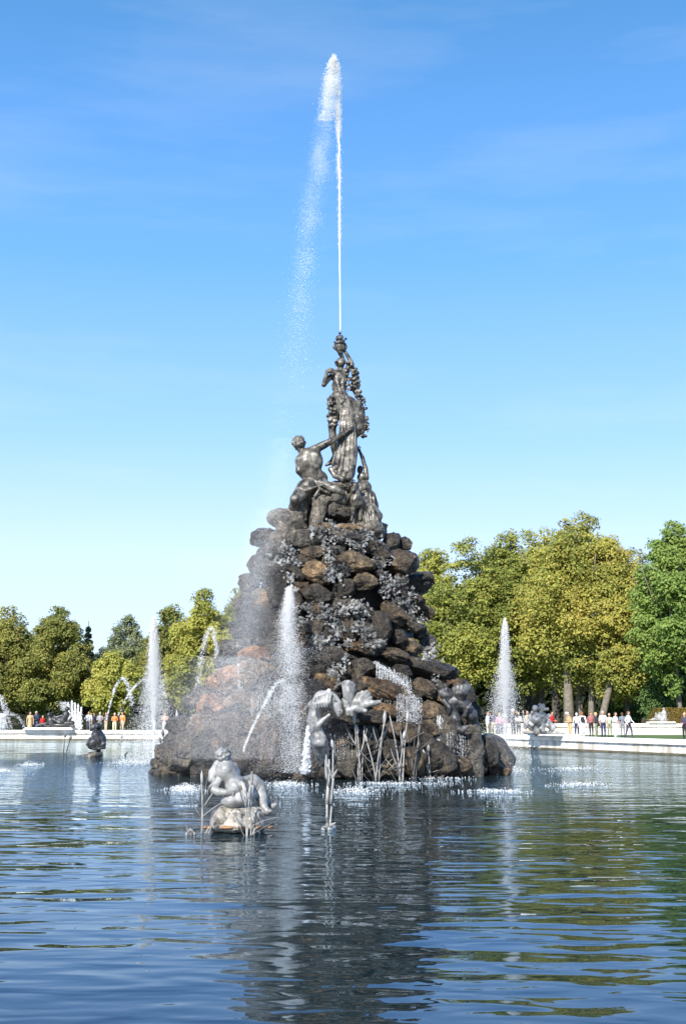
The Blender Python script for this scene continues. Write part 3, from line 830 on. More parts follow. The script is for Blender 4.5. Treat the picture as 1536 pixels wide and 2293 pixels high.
pr += chain([Am(610, 1400), Am(720, 1440, -.15), Am(790, 1470, -.1)], [58 * mz, 36 * mz, 26 * mz], k=.05)
pr += chain([Am(562, 1098), Am(690, 1032, -.05), Am(800, 968, .1), Am(835, 948, .12)], [40 * mz, 29 * mz, 22 * mz, 15 * mz], k=.03)
pr += fingers(Am(835, 948, .12), Am(880, 922, .15) - Am(835, 948, .12), (.3, 0, 1), 62 * mz, 7 * mz)
pr += chain([Am(428, 1200), Am(424, 1285, -.05), Am(478, 1362, .1)], [42 * mz, 30 * mz, 18 * mz], k=.03) + fingers(Am(478, 1362, .1), (0.5, 0, -1), (1, 0, .3), 46 * mz, 7 * mz)
# shoulder blades and a fold of cloth round the hips
pr += [ell(Am(470, 1200, -.22), (34 * mz, .08, 46 * mz), k=.07), ell(Am(556, 1170, -.2), (30 * mz, .08, 50 * mz), k=.07)]
pr += chain([Am(430, 1470, -.25), Am(520, 1440, -.32), Am(620, 1405, -.3), Am(690, 1450, -.2)], [13 * mz] * 4, k=.02) + chain([Am(560, 1500, -.3), Am(600, 1440, -.33), Am(680, 1480, -.2)], [14 * mz] * 3, k=.02)
V, Q, _ = sculpt(pr, 0.021, 0.04, disp=lambda q: .014 * fbm(q, 5, 3))
obj('figure', mesh_np('figure', V - np.array(mn.location), Q, [M['bronze']]), mn)
hr = [ell(Am(418, 1035, .02), (50 * mz, .21, 48 * mz))]
r = np.random.default_rng(4)
for q in range(60):
    v = r.normal(size=3); v /= np.linalg.norm(v)
    hr.append(ell(Am(418, 1042) + v * np.array((50 * mz, .2, 55 * mz)), r.uniform(.04, .065), k=.008))
V, Q, _ = sculpt(hr, 0.02, 0.01)
obj('hair', mesh_np('hair', V - np.array(mn.location), Q, [M['bronze']]), mn)

# --- small figure raising an arm, behind the woman's skirt
cf = thing('reaching_youth_statue', A(1000, 1560, .2), 'bronze statue of a crouching youth with one thin arm raised beside the skirt', 'statue')
def Ac(x, y, d=0): return A(x, y, .15 + d)
pr = [ell(Ac(962, 1338), (44 * mz, .18, 44 * mz)), ell(Ac(945, 1275, .1), (26 * mz, .12, 38 * mz))] + chain([Ac(975, 1375), Ac(990, 1410)], [26 * mz, 30 * mz])
pr += chain([Ac(1000, 1345, -.05), Ac(992, 1260), Ac(965, 1165, .02), Ac(938, 1110)], [24 * mz, 20 * mz, 17 * mz, 11 * mz], k=.02) + fingers(Ac(938, 1110), Ac(915, 1065) - Ac(938, 1110), (1, 0, .4), 55 * mz, 6 * mz)
pr += [ell(Ac(985, 1430), (62 * mz, .26, 62 * mz)), ell(Ac(1000, 1510), (66 * mz, .3, 66 * mz))] + chain([Ac(950, 1420, -.1), Ac(930, 1480, -.25), Ac(900, 1450, -.3)], [24 * mz, 20 * mz, 14 * mz], k=.03)
pr += chain([Ac(1030, 1500), Ac(1060, 1580), Ac(1080, 1650)], [50 * mz, 44 * mz, 30 * mz]) + chain([Ac(980, 1540, -.2), Ac(975, 1620, -.35), Ac(985, 1720, -.3)], [44 * mz, 34 * mz, 24 * mz])
for q in range(5): pr += chain([Ac(960 + 25 * q, 1480, -.25), Ac(975 + 24 * q, 1580, -.3), Ac(985 + 26 * q, 1690, -.28)], [10 * mz, 13 * mz, 11 * mz], k=.012)
V, Q, _ = sculpt(pr, 0.026, 0.05, disp=fold_disp)
obj('figure', mesh_np('figure', V - np.array(cf.location), Q, [M['bronze']]), cf)

# --- bowed figure at the right edge
kf = thing('bowed_figure_statue', A(1090, 1820, -.3), 'bronze statue of a bowed cloaked figure at the right edge under the youth', 'statue')
def Ak(x, y, d=0): return A(x, y, -.25 + d)
pr = [ell(Ak(1105, 1672, -.05), (38 * mz, .17, 40 * mz))] + chain([Ak(1085, 1650), Ak(1040, 1620), Ak(1020, 1700)], [40 * mz, 56 * mz, 60 * mz]) + [ell(Ak(1040, 1760), (75 * mz, .3, 85 * mz))]
pr += chain([Ak(1060, 1640, -.2), Ak(1062, 1730, -.3), Ak(1030, 1770, -.3)], [28 * mz, 22 * mz, 15 * mz], k=.02) + chain([Ak(1090, 1720), Ak(1120, 1790), Ak(1135, 1840)], [38 * mz, 34 * mz, 26 * mz])
for q in range(5): pr += chain([Ak(990 + 22 * q, 1640, -.2), Ak(1000 + 26 * q, 1740, -.32), Ak(1010 + 30 * q, 1850, -.3)], [12 * mz, 14 * mz, 12 * mz], k=.012)
V, Q, _ = sculpt(pr, 0.026, 0.045, disp=fold_disp)
obj('figure', mesh_np('figure', V - np.array(kf.location), Q, [M['bronze']]), kf)

# --- horned animal between them
an = thing('horned_animal_statue', A(900, 1700, -.5), 'bronze statue of a horned goat-like animal standing below the hem of the skirt', 'statue')
def An(x, y, d=0): return A(x, y, -.45 + d)
pr = [ell(An(905, 1415), (34 * mz, .2, 40 * mz))] + chain([An(900, 1430), An(905, 1500), An(920, 1560)], [34 * mz, 48 * mz, 50 * mz]) + [ell(An(915, 1530, .2), (55 * mz, .45, 62 * mz))]
pr += chain([An(900, 1540, -.1), An(885, 1610, -.12), An(880, 1680, -.1), An(872, 1712, -.15)], [40 * mz, 20 * mz, 14 * mz, 16 * mz], k=.03) + chain([An(945, 1550, .1), An(950, 1620, .1), An(945, 1700, .1)], [40 * mz, 22 * mz, 15 * mz], k=.03)
pr += chain([An(885, 1395, -.1), An(872, 1380, -.15), An(880, 1360, -.12), An(905, 1368, -.1)], [10 * mz, 9 * mz, 8 * mz, 6 * mz], k=.01) + chain([An(920, 1395, -.1), An(935, 1378, -.15), An(928, 1358, -.12)], [10 * mz, 9 * mz, 6 * mz], k=.01)
pr += chain([An(900, 1420, -.12), An(885, 1455, -.25)], [24 * mz, 15 * mz], k=.03)
V, Q, _ = sculpt(pr, 0.026, 0.05, disp=lambda q: .02 * fbm(q, 6, 3))
obj('body', mesh_np('body', V - np.array(an.location), Q, [M['bronze']]), an)

# ================================================================== SEA CREATURES AT THE FOOT OF THE MOUND
YM = 36.3
mq = YM / F / cT / 6.98
def S(zx, zy, d=0.0): return P(660 + zx / 6.98, 1500 + zy / 6.98, YM + d)
cr = thing('sea_monster_statue', S(350, 1700), 'grey lead sea monster with drooping snout and ridged fan-shaped fins, left of the cascade', 'statue')
pr = chain([S(430, 1380, .6), S(410, 1260, .3), S(385, 1130), S(330, 960, .05), S(300, 800, .1), S(330, 650, .1)], [110 * mq, 120 * mq, 118 * mq, 104 * mq, 104 * mq, 110 * mq])
pr += chain([S(330, 560, .05), S(430, 470), S(560, 480), S(660, 570, -.05), S(700, 660, -.1)], [105 * mq, 135 * mq, 128 * mq, 98 * mq, 60 * mq])
pr += [ell(S(450, 520, -.05), (185 * mq, .34, 105 * mq), k=.04), cap(S(520, 400), S(540, 325, -.05), 70 * mq, 34 * mq), cap(S(270, 500), S(150, 625), 44 * mq, 12 * mq),
       cap(S(370, 860, -.15), S(540, 700, -.25), 50 * mq, 24 * mq, k=.02), cap(S(310, 950, -.1), S(370, 860, -.15), 50 * mq, 50 * mq), ell(S(395, 1130, -.12), (105 * mq, .25, 100 * mq), k=.03),
       cap(S(700, 650, -.1), S(690, 715, -.12), 48 * mq, 30 * mq), ell(S(610, 470, -.22), (34 * mq, .05, 26 * mq), k=.015), cap(S(560, 440, -.24), S(660, 480, -.24), 16 * mq, 14 * mq, k=.012), ell(S(700, 640, -.22), (20 * mq, .04, 16 * mq), k=.01)]
for q in range(7):  # mane curls
    pr += chain([S(320 + 42 * q, 430 - 8 * q, -.26), S(285 + 44 * q, 530 - 4 * q, -.36), S(300 + 42 * q, 620 - 8 * q, -.34)], [18 * mq, 24 * mq, 15 * mq], k=.01)
V, Q, _ = sculpt(pr, 0.022, 0.045, disp=lambda q: .035 * fbm(q, 4, 3))
obj('body', mesh_np('body', V - np.array(cr.location), Q, [M['lead']]), cr)
def fin(tips, root, w0, w1, par, mat, seed=0, Sf=None, mm=None):
    """ribbed fan: a thin web with raised rays"""
    Sf = Sf or S; mm = mm or mq
    pr = []
    for t, (x, y, d) in enumerate(tips):
        mid = (np.array(Sf(*root)) + np.array(Sf(x, y, d))) / 2 + np.array((0, -.10, .03))
        pr += chain([Sf(*root), mid, Sf(x, y, d)], [w0 * mm, (w0 + w1) / 2 * mm, w1 * mm], k=.03)
    V, Q, _ = sculpt(pr, 0.02, 0.035, disp=lambda q: .012 * vnoise(q, 9))
    return obj('fin', mesh_np('fin', V - np.array(par.location), Q, [mat]), par)
fin([(765, 215, 0), (800, 195, -.05), (840, 195, -.1), (880, 215, -.05), (915, 250, 0), (925, 310, .05)], (830, 600, .1), 50, 36, cr, M['lead'])
fin([(1000, 390, .0), (1060, 360, -.05), (1120, 350, -.1), (1160, 380, -.1), (1180, 440, -.08), (1215, 510, -.12), (1270, 520, -.1), (1315, 505, -.05)], (900, 620, .1), 50, 37, cr, M['lead'])
fin([(790, 560, -.2), (760, 470, -.15), (830, 690, -.2), (900, 700, -.2), (1000, 640, -.2), (1100, 640, -.2)], (860, 600, 0), 60, 30, cr, M['lead'])

YR = 38.6
mr_ = YR / F / cT / 6.98
def S3(zx, zy, d=0.0): return P(960 + zx / 6.98, 1510 + zy / 6.98, YR + d)
cr2 = thing('sea_monster_statue', S3(700, 1600), 'dark lead sea monster with raised fins at the right foot of the mound', 'statue')
pr = chain([S3(660, 640), S3(560, 480), S3(430, 410), S3(330, 430), S3(320, 540)], [95 * mr_, 95 * mr_, 90 * mr_, 75 * mr_, 40 * mr_])
pr += chain([S3(300, 480), S3(240, 330), S3(200, 290)], [60 * mr_, 62 * mr_, 40 * mr_]) + chain([S3(560, 640, -.2), S3(620, 520, -.3), S3(680, 430, -.3)], [34 * mr_, 40 * mr_, 14 * mr_], k=.02)
pr += chain([S3(480, 900, -.2), S3(560, 850, -.35), S3(620, 800, -.35)], [40 * mr_, 40 * mr_, 16 * mr_], k=.02) + chain([S3(350, 520, -.1), S3(400, 700, -.1), S3(430, 900, -.05)], [80 * mr_, 95 * mr_, 100 * mr_]) + chain([S3(240, 420, -.2), S3(330, 520, -.3), S3(300, 640, -.3)], [30 * mr_, 34 * mr_, 14 * mr_], k=.02)
V, Q, _ = sculpt(pr, 0.024, 0.04, disp=lambda q: .06 * fbm(q, 3.5, 4))
obj('body', mesh_np('body', V - np.array(cr2.location), Q, [M['dark_lead']]), cr2)
pr = chain([S3(720, 1640, .2), S3(730, 1200, .2), S3(700, 850, .2), S3(665, 640, .2)], [150 * mr_, 135 * mr_, 115 * mr_, 80 * mr_]) + chain([S3(420, 1640, .3), S3(430, 1200, .4), S3(430, 850, .5)], [190 * mr_, 180 * mr_, 140 * mr_])
V, Q, _ = sculpt(pr, 0.035, 0.1, disp=lambda q: .14 * fbm(q, 2.2, 4) + .03 * vnoise(q, 9))
obj('rock', mesh_np('rock', V - np.array(cr2.location), Q, [M['pale_rock']]), cr2, color=(.8, .78, .75))
fin([(180, 270, -.1), (220, 240, -.1), (270, 235, -.1), (310, 260, 0)], (300, 420, 0), 60, 40, cr2, M['dark_lead'], Sf=S3, mm=mr_)
fin([(400, 230, 0), (450, 200, -.05), (510, 195, -.1), (570, 190, -.05), (620, 200, 0)], (480, 420, 0), 70, 46, cr2, M['dark_lead'], Sf=S3, mm=mr_)

# round shell-like rock with spray at the right edge, small rocks left
edge = thing('water_rock', W(1095, 1722), 'rounded grey rock standing in the water right of the mound', 'rock')
pr = [ell(P(1095, 1690, 43.5), (45 * .0163, .8, 46 * .0163)), ell(P(1120, 1702, 43.2), (32 * .0163, .6, 30 * .0163)), ell(P(1075, 1700, 43.2), (36 * .0163, .6, 40 * .0163)), cap(P(1130, 1712, 43), P(1153, 1698, 43), .18, .06)]
V, Q, _ = sculpt(pr, 0.05, 0.1, disp=lambda q: .08 * fbm(q, 2.5, 4), clip_z=-0.2)
obj('stone', mesh_np('stone', V - np.array(edge.location), Q, [M['pale_rock']]), edge, color=(.9, .9, .9))

# ================================================================== PUTTI
YP = 20.6
mp_ = YP / F / cT / 6.98
def U(zx, zy, d=0.0): return P(420 + zx / 6.98, 1660 + zy / 6.98, YP + d)
pu = thing('putto_statue', U(700, 1060), 'grey lead statue of a chubby curly-haired putto seated on a pale block, seen from behind', 'statue')
pr = [ell(U(560, 215), (92 * mp_, .17, 88 * mp_)), cap(U(575, 280), U(590, 330), 60 * mp_, 70 * mp_)]
pr += [ell(U(600, 455), (150 * mp_, .24, 165 * mp_), k=.06), ell(U(690, 560, .02), (130 * mp_, .22, 130 * mp_), k=.06), ell(U(760, 700), (155 * mp_, .26, 145 * mp_), k=.05), ell(U(690, 930, -.06), (155 * mp_, .22, 120 * mp_), k=.03)]
pr += chain([U(480, 370), U(400, 490, -.02), U(380, 600, -.05)], [66 * mp_, 58 * mp_, 50 * mp_], k=.02) + chain([U(480, 620, -.12), U(380, 740, -.2), U(480, 790, -.24), U(620, 800, -.25)], [55 * mp_, 52 * mp_, 50 * mp_, 36 * mp_], k=.02)
pr += fingers(U(620, 800, -.25), (1, 0, -.15), (0, -.3, 1), 90 * mp_, 12 * mp_)
pr += chain([U(730, 400), U(770, 480, .05), U(700, 560, -.15)], [60 * mp_, 52 * mp_, 40 * mp_], k=.02)
pr += chain([U(820, 700, .02), U(1020, 650, .1), U(1120, 690, .15)], [130 * mp_, 115 * mp_, 90 * mp_], k=.04) + chain([U(1120, 700, .12), U(1160, 880, .05), U(1200, 1030, 0)], [86 * mp_, 78 * mp_, 52 * mp_], k=.03)
pr += chain([U(1200, 1030), U(1250, 1095, -.03), U(1305, 1090, -.06)], [52 * mp_, 50 * mp_, 26 * mp_], k=.02) + chain([U(1150, 880, .25), U(1260, 990, .25), U(1330, 1020, .2), U(1375, 990, .18)], [70 * mp_, 46 * mp_, 40 * mp_, 22 * mp_], k=.03)
pr += chain([U(800, 880, -.12), U(930, 880, -.2), U(1020, 830, -.1)], [95 * mp_, 85 * mp_, 70 * mp_], k=.04)
pr += chain([U(850, 640, -.22), U(900, 760, -.27), U(880, 900, -.27)], [22 * mp_, 26 * mp_, 20 * mp_], k=.02) + chain([U(960, 600, -.12), U(1010, 720, -.2), U(980, 880, -.27)], [20 * mp_, 26 * mp_, 22 * mp_], k=.02)
V, Q, _ = sculpt(pr, 0.013, 0.022, disp=lambda q: -.008 + .008 * fbm(q, 7, 3))
obj('figure', mesh_np('figure', V - np.array(pu.location), Q, [M['lead']]), pu)
hr = [ell(U(560, 205, .01), (96 * mp_, .18, 84 * mp_))]
r = np.random.default_rng(14)
for q in range(70):
    v = r.normal(size=3); v[2] = v[2] * .8 + .25; v /= np.linalg.norm(v)
    hr.append(ell(U(560, 210) + v * np.array((95 * mp_, .175, 84 * mp_)), r.uniform(.028, .048), k=.004))
V, Q, _ = sculpt(hr, 0.011, 0.005)
obj('hair', mesh_np('hair', V - np.array(pu.location), Q, [M['lead']]), pu)
pb = thing('stone_block', U(780, 1370), 'pale weathered stone block in the water under the seated putto', 'plinth')
pr = [ell(U(560, 1190), (180 * mp_, .42, 185 * mp_), k=.06), ell(U(780, 1200), (220 * mp_, .46, 180 * mp_), k=.06), ell(U(1020, 1185), (190 * mp_, .42, 190 * mp_), k=.06), ell(U(500, 1290), (120 * mp_, .44, 120 * mp_), k=.05), ell(U(1070, 1290), (160 * mp_, .44, 130 * mp_), k=.05), ell(U(780, 1310), (360 * mp_, .5, 110 * mp_))]
V, Q, _ = sculpt(pr, 0.02, 0.05, disp=lambda q: .035 * fbm(q, 5, 4), clip_z=-.15)
obj('stone', mesh_np('stone', V - np.array(pb.location), Q, [M['pale_rock']]), pb, color=(4.6, 4.6, 4.5))
for (x, w_, d) in ((380, 150, -.1), (640, 110, -.42), (1090, 160, -.3), (860, 90, -.42), (1290, 90, 0)):   # stained ledge stones at the water line
    pr = [ell(U(x, 1340 + random.uniform(-6, 6), d), (w_ * mp_, .13, 20 * mp_))]
    V, Q, _ = sculpt(pr, 0.016, 0.02, disp=lambda q: .03 * fbm(q, 7, 3))
    obj('ledge_stone', mesh_np('ledge_stone', V - np.array(pb.location), Q, [M['orange_ledge']]), pb)

for x_, y_, lb in ((572, 1868, 'small square grey lamp housing tipped on edge in the water right of the front reed'), (428, 1869, 'small dark lamp housing at the water line left of the slim reed')):
    b = W(x_, y_)
    lt = thing('lamp_housing', b, lb, 'lamp')
    me_p = []
    for nm, (sx_, sy_, sz_), yy_, mt in (('case', (.13, .16, .13), 0, 'lead'), ('lens', (.085, .02, .085), -.085, 'dark_reed'), ('bracket', (.02, .20, .17), .02, 'dark_lead')):
        bm = box_vf(0, yy_, 0, sx_, sy_, sz_, .01); bmesh.ops.rotate(bm, verts=bm.verts[:], cent=(0, 0, 0), matrix=Matrix.Rotation(.78, 3, 'Y'))
        me = bpy.data.meshes.new(nm); bm.to_mesh(me); bm.free(); me.materials.append(M[mt]); obj(nm, me, lt, loc=(0, 0, .02))
YL = 57.0
ml = YL / F / cT / 4.267
def L7(zx, zy, d=0.0): return P(60 + zx / 4.267, 1560 + zy / 4.267, YL + d)
p2 = thing('putto_statue', L7(650, 560), 'small dark grey putto crouching on a rock in the far left water', 'statue')
pr = [ell(L7(685, 290), (34 * ml, .28, 40 * ml)), cap(L7(640, 290), L7(615, 320), 20 * ml, 14 * ml), ell(L7(675, 370), (52 * ml, .5, 60 * ml)), ell(L7(650, 440), (70 * ml, .5, 66 * ml)), ell(L7(705, 420), (48 * ml, .5, 70 * ml)), ell(L7(680, 400), (60 * ml, .5, 80 * ml)),
      cap(L7(610, 440), L7(575, 455), 22 * ml, 10 * ml), cap(L7(640, 480, -.3), L7(740, 450, -.3), 18 * ml, 22 * ml), cap(L7(650, 500, -.3), L7(745, 485, -.3), 14 * ml, 14 * ml), cap(L7(690, 490), L7(692, 580), 22 * ml, 20 * ml)]
V, Q, _ = sculpt(pr, 0.035, 0.03, disp=lambda q: .05 * fbm(q, 3, 3))
obj('figure', mesh_np('figure', V - np.array(p2.location), Q, [M['dark_lead']]), p2)
pr = [ell(L7(650, 560), (70 * ml, .8, 40 * ml)), ell(L7(590, 575), (100 * ml, .8, 18 * ml))]
V, Q, _ = sculpt(pr, 0.05, 0.08, disp=lambda q: .06 * fbm(q, 2.5, 3), clip_z=-.2)
obj('rock', mesh_np('rock', V - np.array(p2.location), Q, [M['pale_rock']]), p2, color=(1.4, 1.3, 1.2))

# ================================================================== LEAD FOLIAGE ON THE ROCKS
def leaf_cluster(seed, n=42, R=0.30):
    """bunch of three-lobed lead leaves along a short trailing stem"""
    r = np.random.default_rng(seed); Vs, Fs = [], []
    c = 0
    k = np.linspace(0, 1, 8)
    stem = np.c_[R * (1.6 * k - .8) + .05 * r.normal(size=8), .05 * r.normal(size=8), -.35 * R * k + .10 * np.sin(k * 6 + r.uniform(0, 6))]
    tv, tf = tube_q(stem, .012, 5)
    Vs += list(tv); Fs += [tuple(f) for f in tf]; c = len(tv)
    for q in range(n):
        ctr = stem[r.integers(8)] + np.clip(r.normal(size=3), -1.6, 1.6) * R * np.array((.20, .16, .24))
        L = r.uniform(.065, .115)
        up = np.array((0, -1, .45)) + r.normal(size=3) * .55; up /= np.linalg.norm(up)
        d = np.cross(up, r.normal(size=3)); d /= np.linalg.norm(d); sd = np.cross(up, d)
        for a in (-.95, 0, .95):                 # three lobes, each folded on its rib
            dd = d * math.cos(a) + sd * math.sin(a); ss = np.cross(up, dd); l_ = L * (1 if a == 0 else .78); w_ = l_ * .34
            Vs += [ctr, ctr + dd * l_ * .5 + ss * w_ - up * .018, ctr + dd * l_ - up * .03, ctr + dd * l_ * .5 - ss * w_ - up * .018]
            Fs += [(c, c + 1, c + 2, c + 3)]; c += 4
    return mesh_np('leaf_cluster', np.array(Vs), np.array(Fs), [M['leaf_metal']], smooth=False)
LC = [leaf_cluster(60 + i) for i in range(8)]
CL = [(700, 130), (790, 150), (860, 140), (960, 170), (640, 220), (650, 300), (710, 340), (740, 310), (970, 260), (960, 310), (300, 200), (380, 230), (420, 290), (330, 270), (1000, 380),
      (1050, 420), (1090, 520), (1120, 560), (1180, 600), (1230, 630), (1160, 650), (1210, 670), (520, 570), (560, 560), (640, 620), (700, 580), (760, 550), (820, 520), (680, 650), (860, 690), (900, 740), (720, 780),
      (540, 770), (600, 800), (650, 840), (720, 870), (690, 940), (1250, 760), (1260, 800), (1220, 870), (1270, 900), (1340, 920), (1380, 900), (1310, 1020), (480, 590), (480, 660), (150, 760), (100, 800), (180, 740),
      (690, 1000), (640, 770), (420, 400), (860, 170), (600, 110), (500, 120), (750, 70), (830, 80), (1010, 430), (1060, 470), (1140, 520), (1130, 600), (660, 60), (920, 790), (560, 790), (690, 370), (420, 200), (700, 690), (840, 600), (620, 560)]
rc = random.Random(21)
for (zx, zy) in CL:
    px_, py_ = z2(zx, zy)
    for _t in range(12):                                   # keep every bunch on the stone
        if hits(px_, py_): break
        px_ += (745 - px_) * .06; py_ += 4
    c = surf(px_, py_, -0.24)
    o = obj('leaf_cluster', rc.choice(LC), mound, loc=Vector(c) - mound.location)
    s_ = rc.uniform(.75, 1.25); o.scale = (s_ * rc.uniform(.8, 1.3), s_, s_ * rc.uniform(.8, 1.2)); o.rotation_euler = (rc.uniform(-.4, .4), rc.uniform(-3, 3), rc.uniform(-.5, .5))
    o['kind'] = 'stuff'

# ================================================================== REEDS (bulrushes of lead)
zt = np.linspace(0, 1, 7)
def stem_mesh(bend): 
    pts_ = np.c_[bend * zt ** 2, np.zeros(7), zt]
    V, Fc = tube_q(pts_, np.linspace(1, .55, 7) * 1.0, 6)
    return pts_, bend
def blade_vf(bend, w=0.05):
    p = np.c_[bend * zt ** 2, np.zeros(7), zt * (1 - .25 * abs(bend) * zt)]
    wd = w * np.sin(np.pi * (0.12 + 0.86 * zt)) ** .7
    up = np.c_[np.zeros(7), wd, np.zeros(7)]
    V = np.concatenate([p - up, p + np.c_[np.full(7, -.012), np.zeros(7), np.zeros(7)], p + up])
    Fs = []
    for i_ in range(6):
        Fs += [(i_, 7 + i_, 8 + i_, i_ + 1), (7 + i_, 14 + i_, 15 + i_, 8 + i_)]
    return V, np.array(Fs)
BL = {}
for mk in ('reed', 'dark_reed'):
    BL[mk] = [mesh_np('blade', *blade_vf(b), [M[mk]]) for b in (0.03, .10, -.06, .18)]
def reed_clump(base, top_h, label, mk='reed', seed=0, nst=3, nl=7, tails=2, thick=1.0, spread=.22):
    r = random.Random(seed)
    t = thing('reed_clump', base, label, 'reed plant', 'lead reeds standing in the pool')
    for q in range(nst):
        h = top_h * (1.0 if q == 0 else r.uniform(.62, .95)); lean = r.uniform(-spread, spread) * (0.35 if q == 0 else 1); ly = r.uniform(-.12, .12)
        bx, by = r.uniform(-.06, .06) * thick, r.uniform(-.06, .06) * thick
        p = np.c_[bx + lean * h * zt ** 1.6, by + ly * h * zt, h * zt]
        if q < tails: p = p * np.array((1, 1, .82)) 
        me = mesh_np('stem', *tube_q(p, np.linspace(.021, .012, 7) * thick, 6), [M[mk]])
        obj('stem', me, t)
        if q < tails:
            e = p[-1]; d = p[-1] - p[-2]; d /= np.linalg.norm(d); L = max(.18 * h, .22)
            kk = np.linspace(0, 1, 7)
            me = mesh_np('cattail', *tube_q(e + d * (kk * L)[:, None], np.array([.014, .034, .042, .043, .040, .022, .008]) * thick, 8), [M[mk]])
            obj('cattail', me, t)
    for q in range(nl):
        o = obj('leaf', r.choice(BL[mk]), t, loc=(r.uniform(-.08, .08) * thick, r.uniform(-.1, .1) * thick, r.choice([0, .12, .25, .38, .5]) * top_h))
        L = top_h * r.uniform(.24, .46)
        o.scale = (L * 1.0, max(L, .9) * 1.15 * thick, L)
        sgn = r.choice([-1, 1])
        o.rotation_euler = (r.uniform(-.25, .25), r.uniform(.15, 1.25) * sgn, r.uniform(-.5, .5))
    return t
def rh(x, by, ty): b = W(x, by); return b, P(x, ty, b[1])[2]
REEDS = [  # x, base y, top y, material, thickness, label
    (452, 1866, 1728, 'reed', .6, 'slim grey lead reed with one cattail just left of the putto on its block'),
    (557, 1872, 1728, 'reed', .6, 'grey lead reed rising in front of the putto and its block'),
    (806, 1746, 1592, 'reed', 1.2, 'grey lead reed with splayed leaves right below the fins of the sea monster'),
    (846, 1748, 1590, 'reed', 1.2, 'tall twin-stemmed grey lead reed under the right tip of the monster fin'),
    (899, 1748, 1588, 'reed', 1.2, 'grey lead reed in front of the stone where the cascade lands'),
    (928, 1746, 1622, 'dark_reed', 1.1, 'thin dark reed in the spray at the foot of the cascade'),
    (962, 1743, 1668, 'reed', 1.0, 'short grey reed right of the cascade at the water line'),
    (1022, 1738, 1598, 'reed', 1.2, 'tall grey reed with cattail in front of the dark right sea monster'),
    (1052, 1735, 1650, 'dark_reed', 1.1, 'dark leaning reed beside the body of the right sea monster'),
    (632, 1740, 1640, 'reed', 1.1, 'thin reed in the spray left of the grey sea monster'),
    (583, 1736, 1610, 'reed', 1.1, 'pale reed with long slanting leaves between putto and sea monster'),
    (524, 1728, 1592, 'dark_reed', 1.2, 'dark cattail reed rising behind the head of the seated putto'),
    (478, 1724, 1625, 'reed', 1.1, 'misty grey reed left of the cattail behind the putto'),
    (402, 1726, 1588, 'reed', 1.3, 'tall thin-leaved reed at the left end of the mound'),
    (368, 1724, 1632, 'dark_reed', 1.3, 'dark spreading reed leftmost at the foot of the mound'),
    (147, 1688, 1642, 'dark_reed', 1.5, 'small dark reed in the far left water near the marble wall'),
    (268, 1690, 1645, 'reed', 1.5, 'faint thin reed in the water right of the far putto'),
]
for q, (x, by, ty, mk, th_, lb) in enumerate(REEDS):
    b, h = rh(x, by, ty)
    reed_clump(b - np.array((0, 0, .15)), h + .15, lb, mk, seed=100 + q, nst=3 if q not in (0, 15, 16) else 2, nl=11 if q not in (15, 16) else 3, thick=th_, spread=.10 if q < 2 else .2)
# single tall reed in open water, bound into a sheaf
b, h = rh(736, 1858, 1664)
rs = thing('reed_clump', b, 'lone upright sheaf of lead reed in the open water right of the putto', 'reed plant', 'lead reeds standing in the pool')
for q, (x0, y0, x1, y1, ra, rb_) in enumerate([(733, 1858, 732, 1800, 5, 4), (738, 1858, 744, 1790, 4, 4), (732, 1800, 738, 1725, 7, 6), (741, 1800, 747, 1735, 6, 4), (734, 1730, 730, 1690, 3, 2), (745, 1740, 746, 1672, 3, 2.2), (736, 1760, 737, 1700, 5, 3)]):
    mm = b[1] / F
    p = np.linspace(P(x0, y0, b[1]), P(x1, y1, b[1] + .06 * (q % 3)), 6)
    obj('stem', mesh_np('stem', *tube_q(p - b, np.linspace(ra, rb_, 6) * mm * .62, 7), [M['reed']]), rs)
p = np.linspace(P(746, 1678, b[1]), P(743, 1656, b[1]), 6)
obj('cattail', mesh_np('cattail', *tube_q(p - b, np.array([2, 4, 4.6, 4.6, 4, 1.5]) * b[1] / F * .8, 8), [M['reed']]), rs)
for q, (x0, y0, x1, y1) in enumerate([(735, 1856, 722, 1852), (738, 1850, 752, 1842), (735, 1845, 729, 1826), (742, 1745, 756, 1722), (732, 1750, 728, 1700), (744, 1742, 733, 1712)]):
    p = np.linspace(P(x0, y0, b[1]), P(x1, y1, b[1] - .1), 6)
    obj('leaf', mesh_np('leaf', *tube_q(p - b, np.array([2, 3.2, 3.4, 2.8, 1.8, .5]) * b[1] / F, 6, .35), [M['reed']]), rs)
pr = [ell(W(733, 1857) + np.array((0, 0, 0)), (.10, .10, .06)), ell(W(741, 1856), (.09, .09, .08))]
V, Q, _ = sculpt(pr, .015, .04, disp=lambda q: .02 * fbm(q, 9, 2))
obj('root_stone', mesh_np('root_stone', V - b, Q, [M['lead']]), rs)

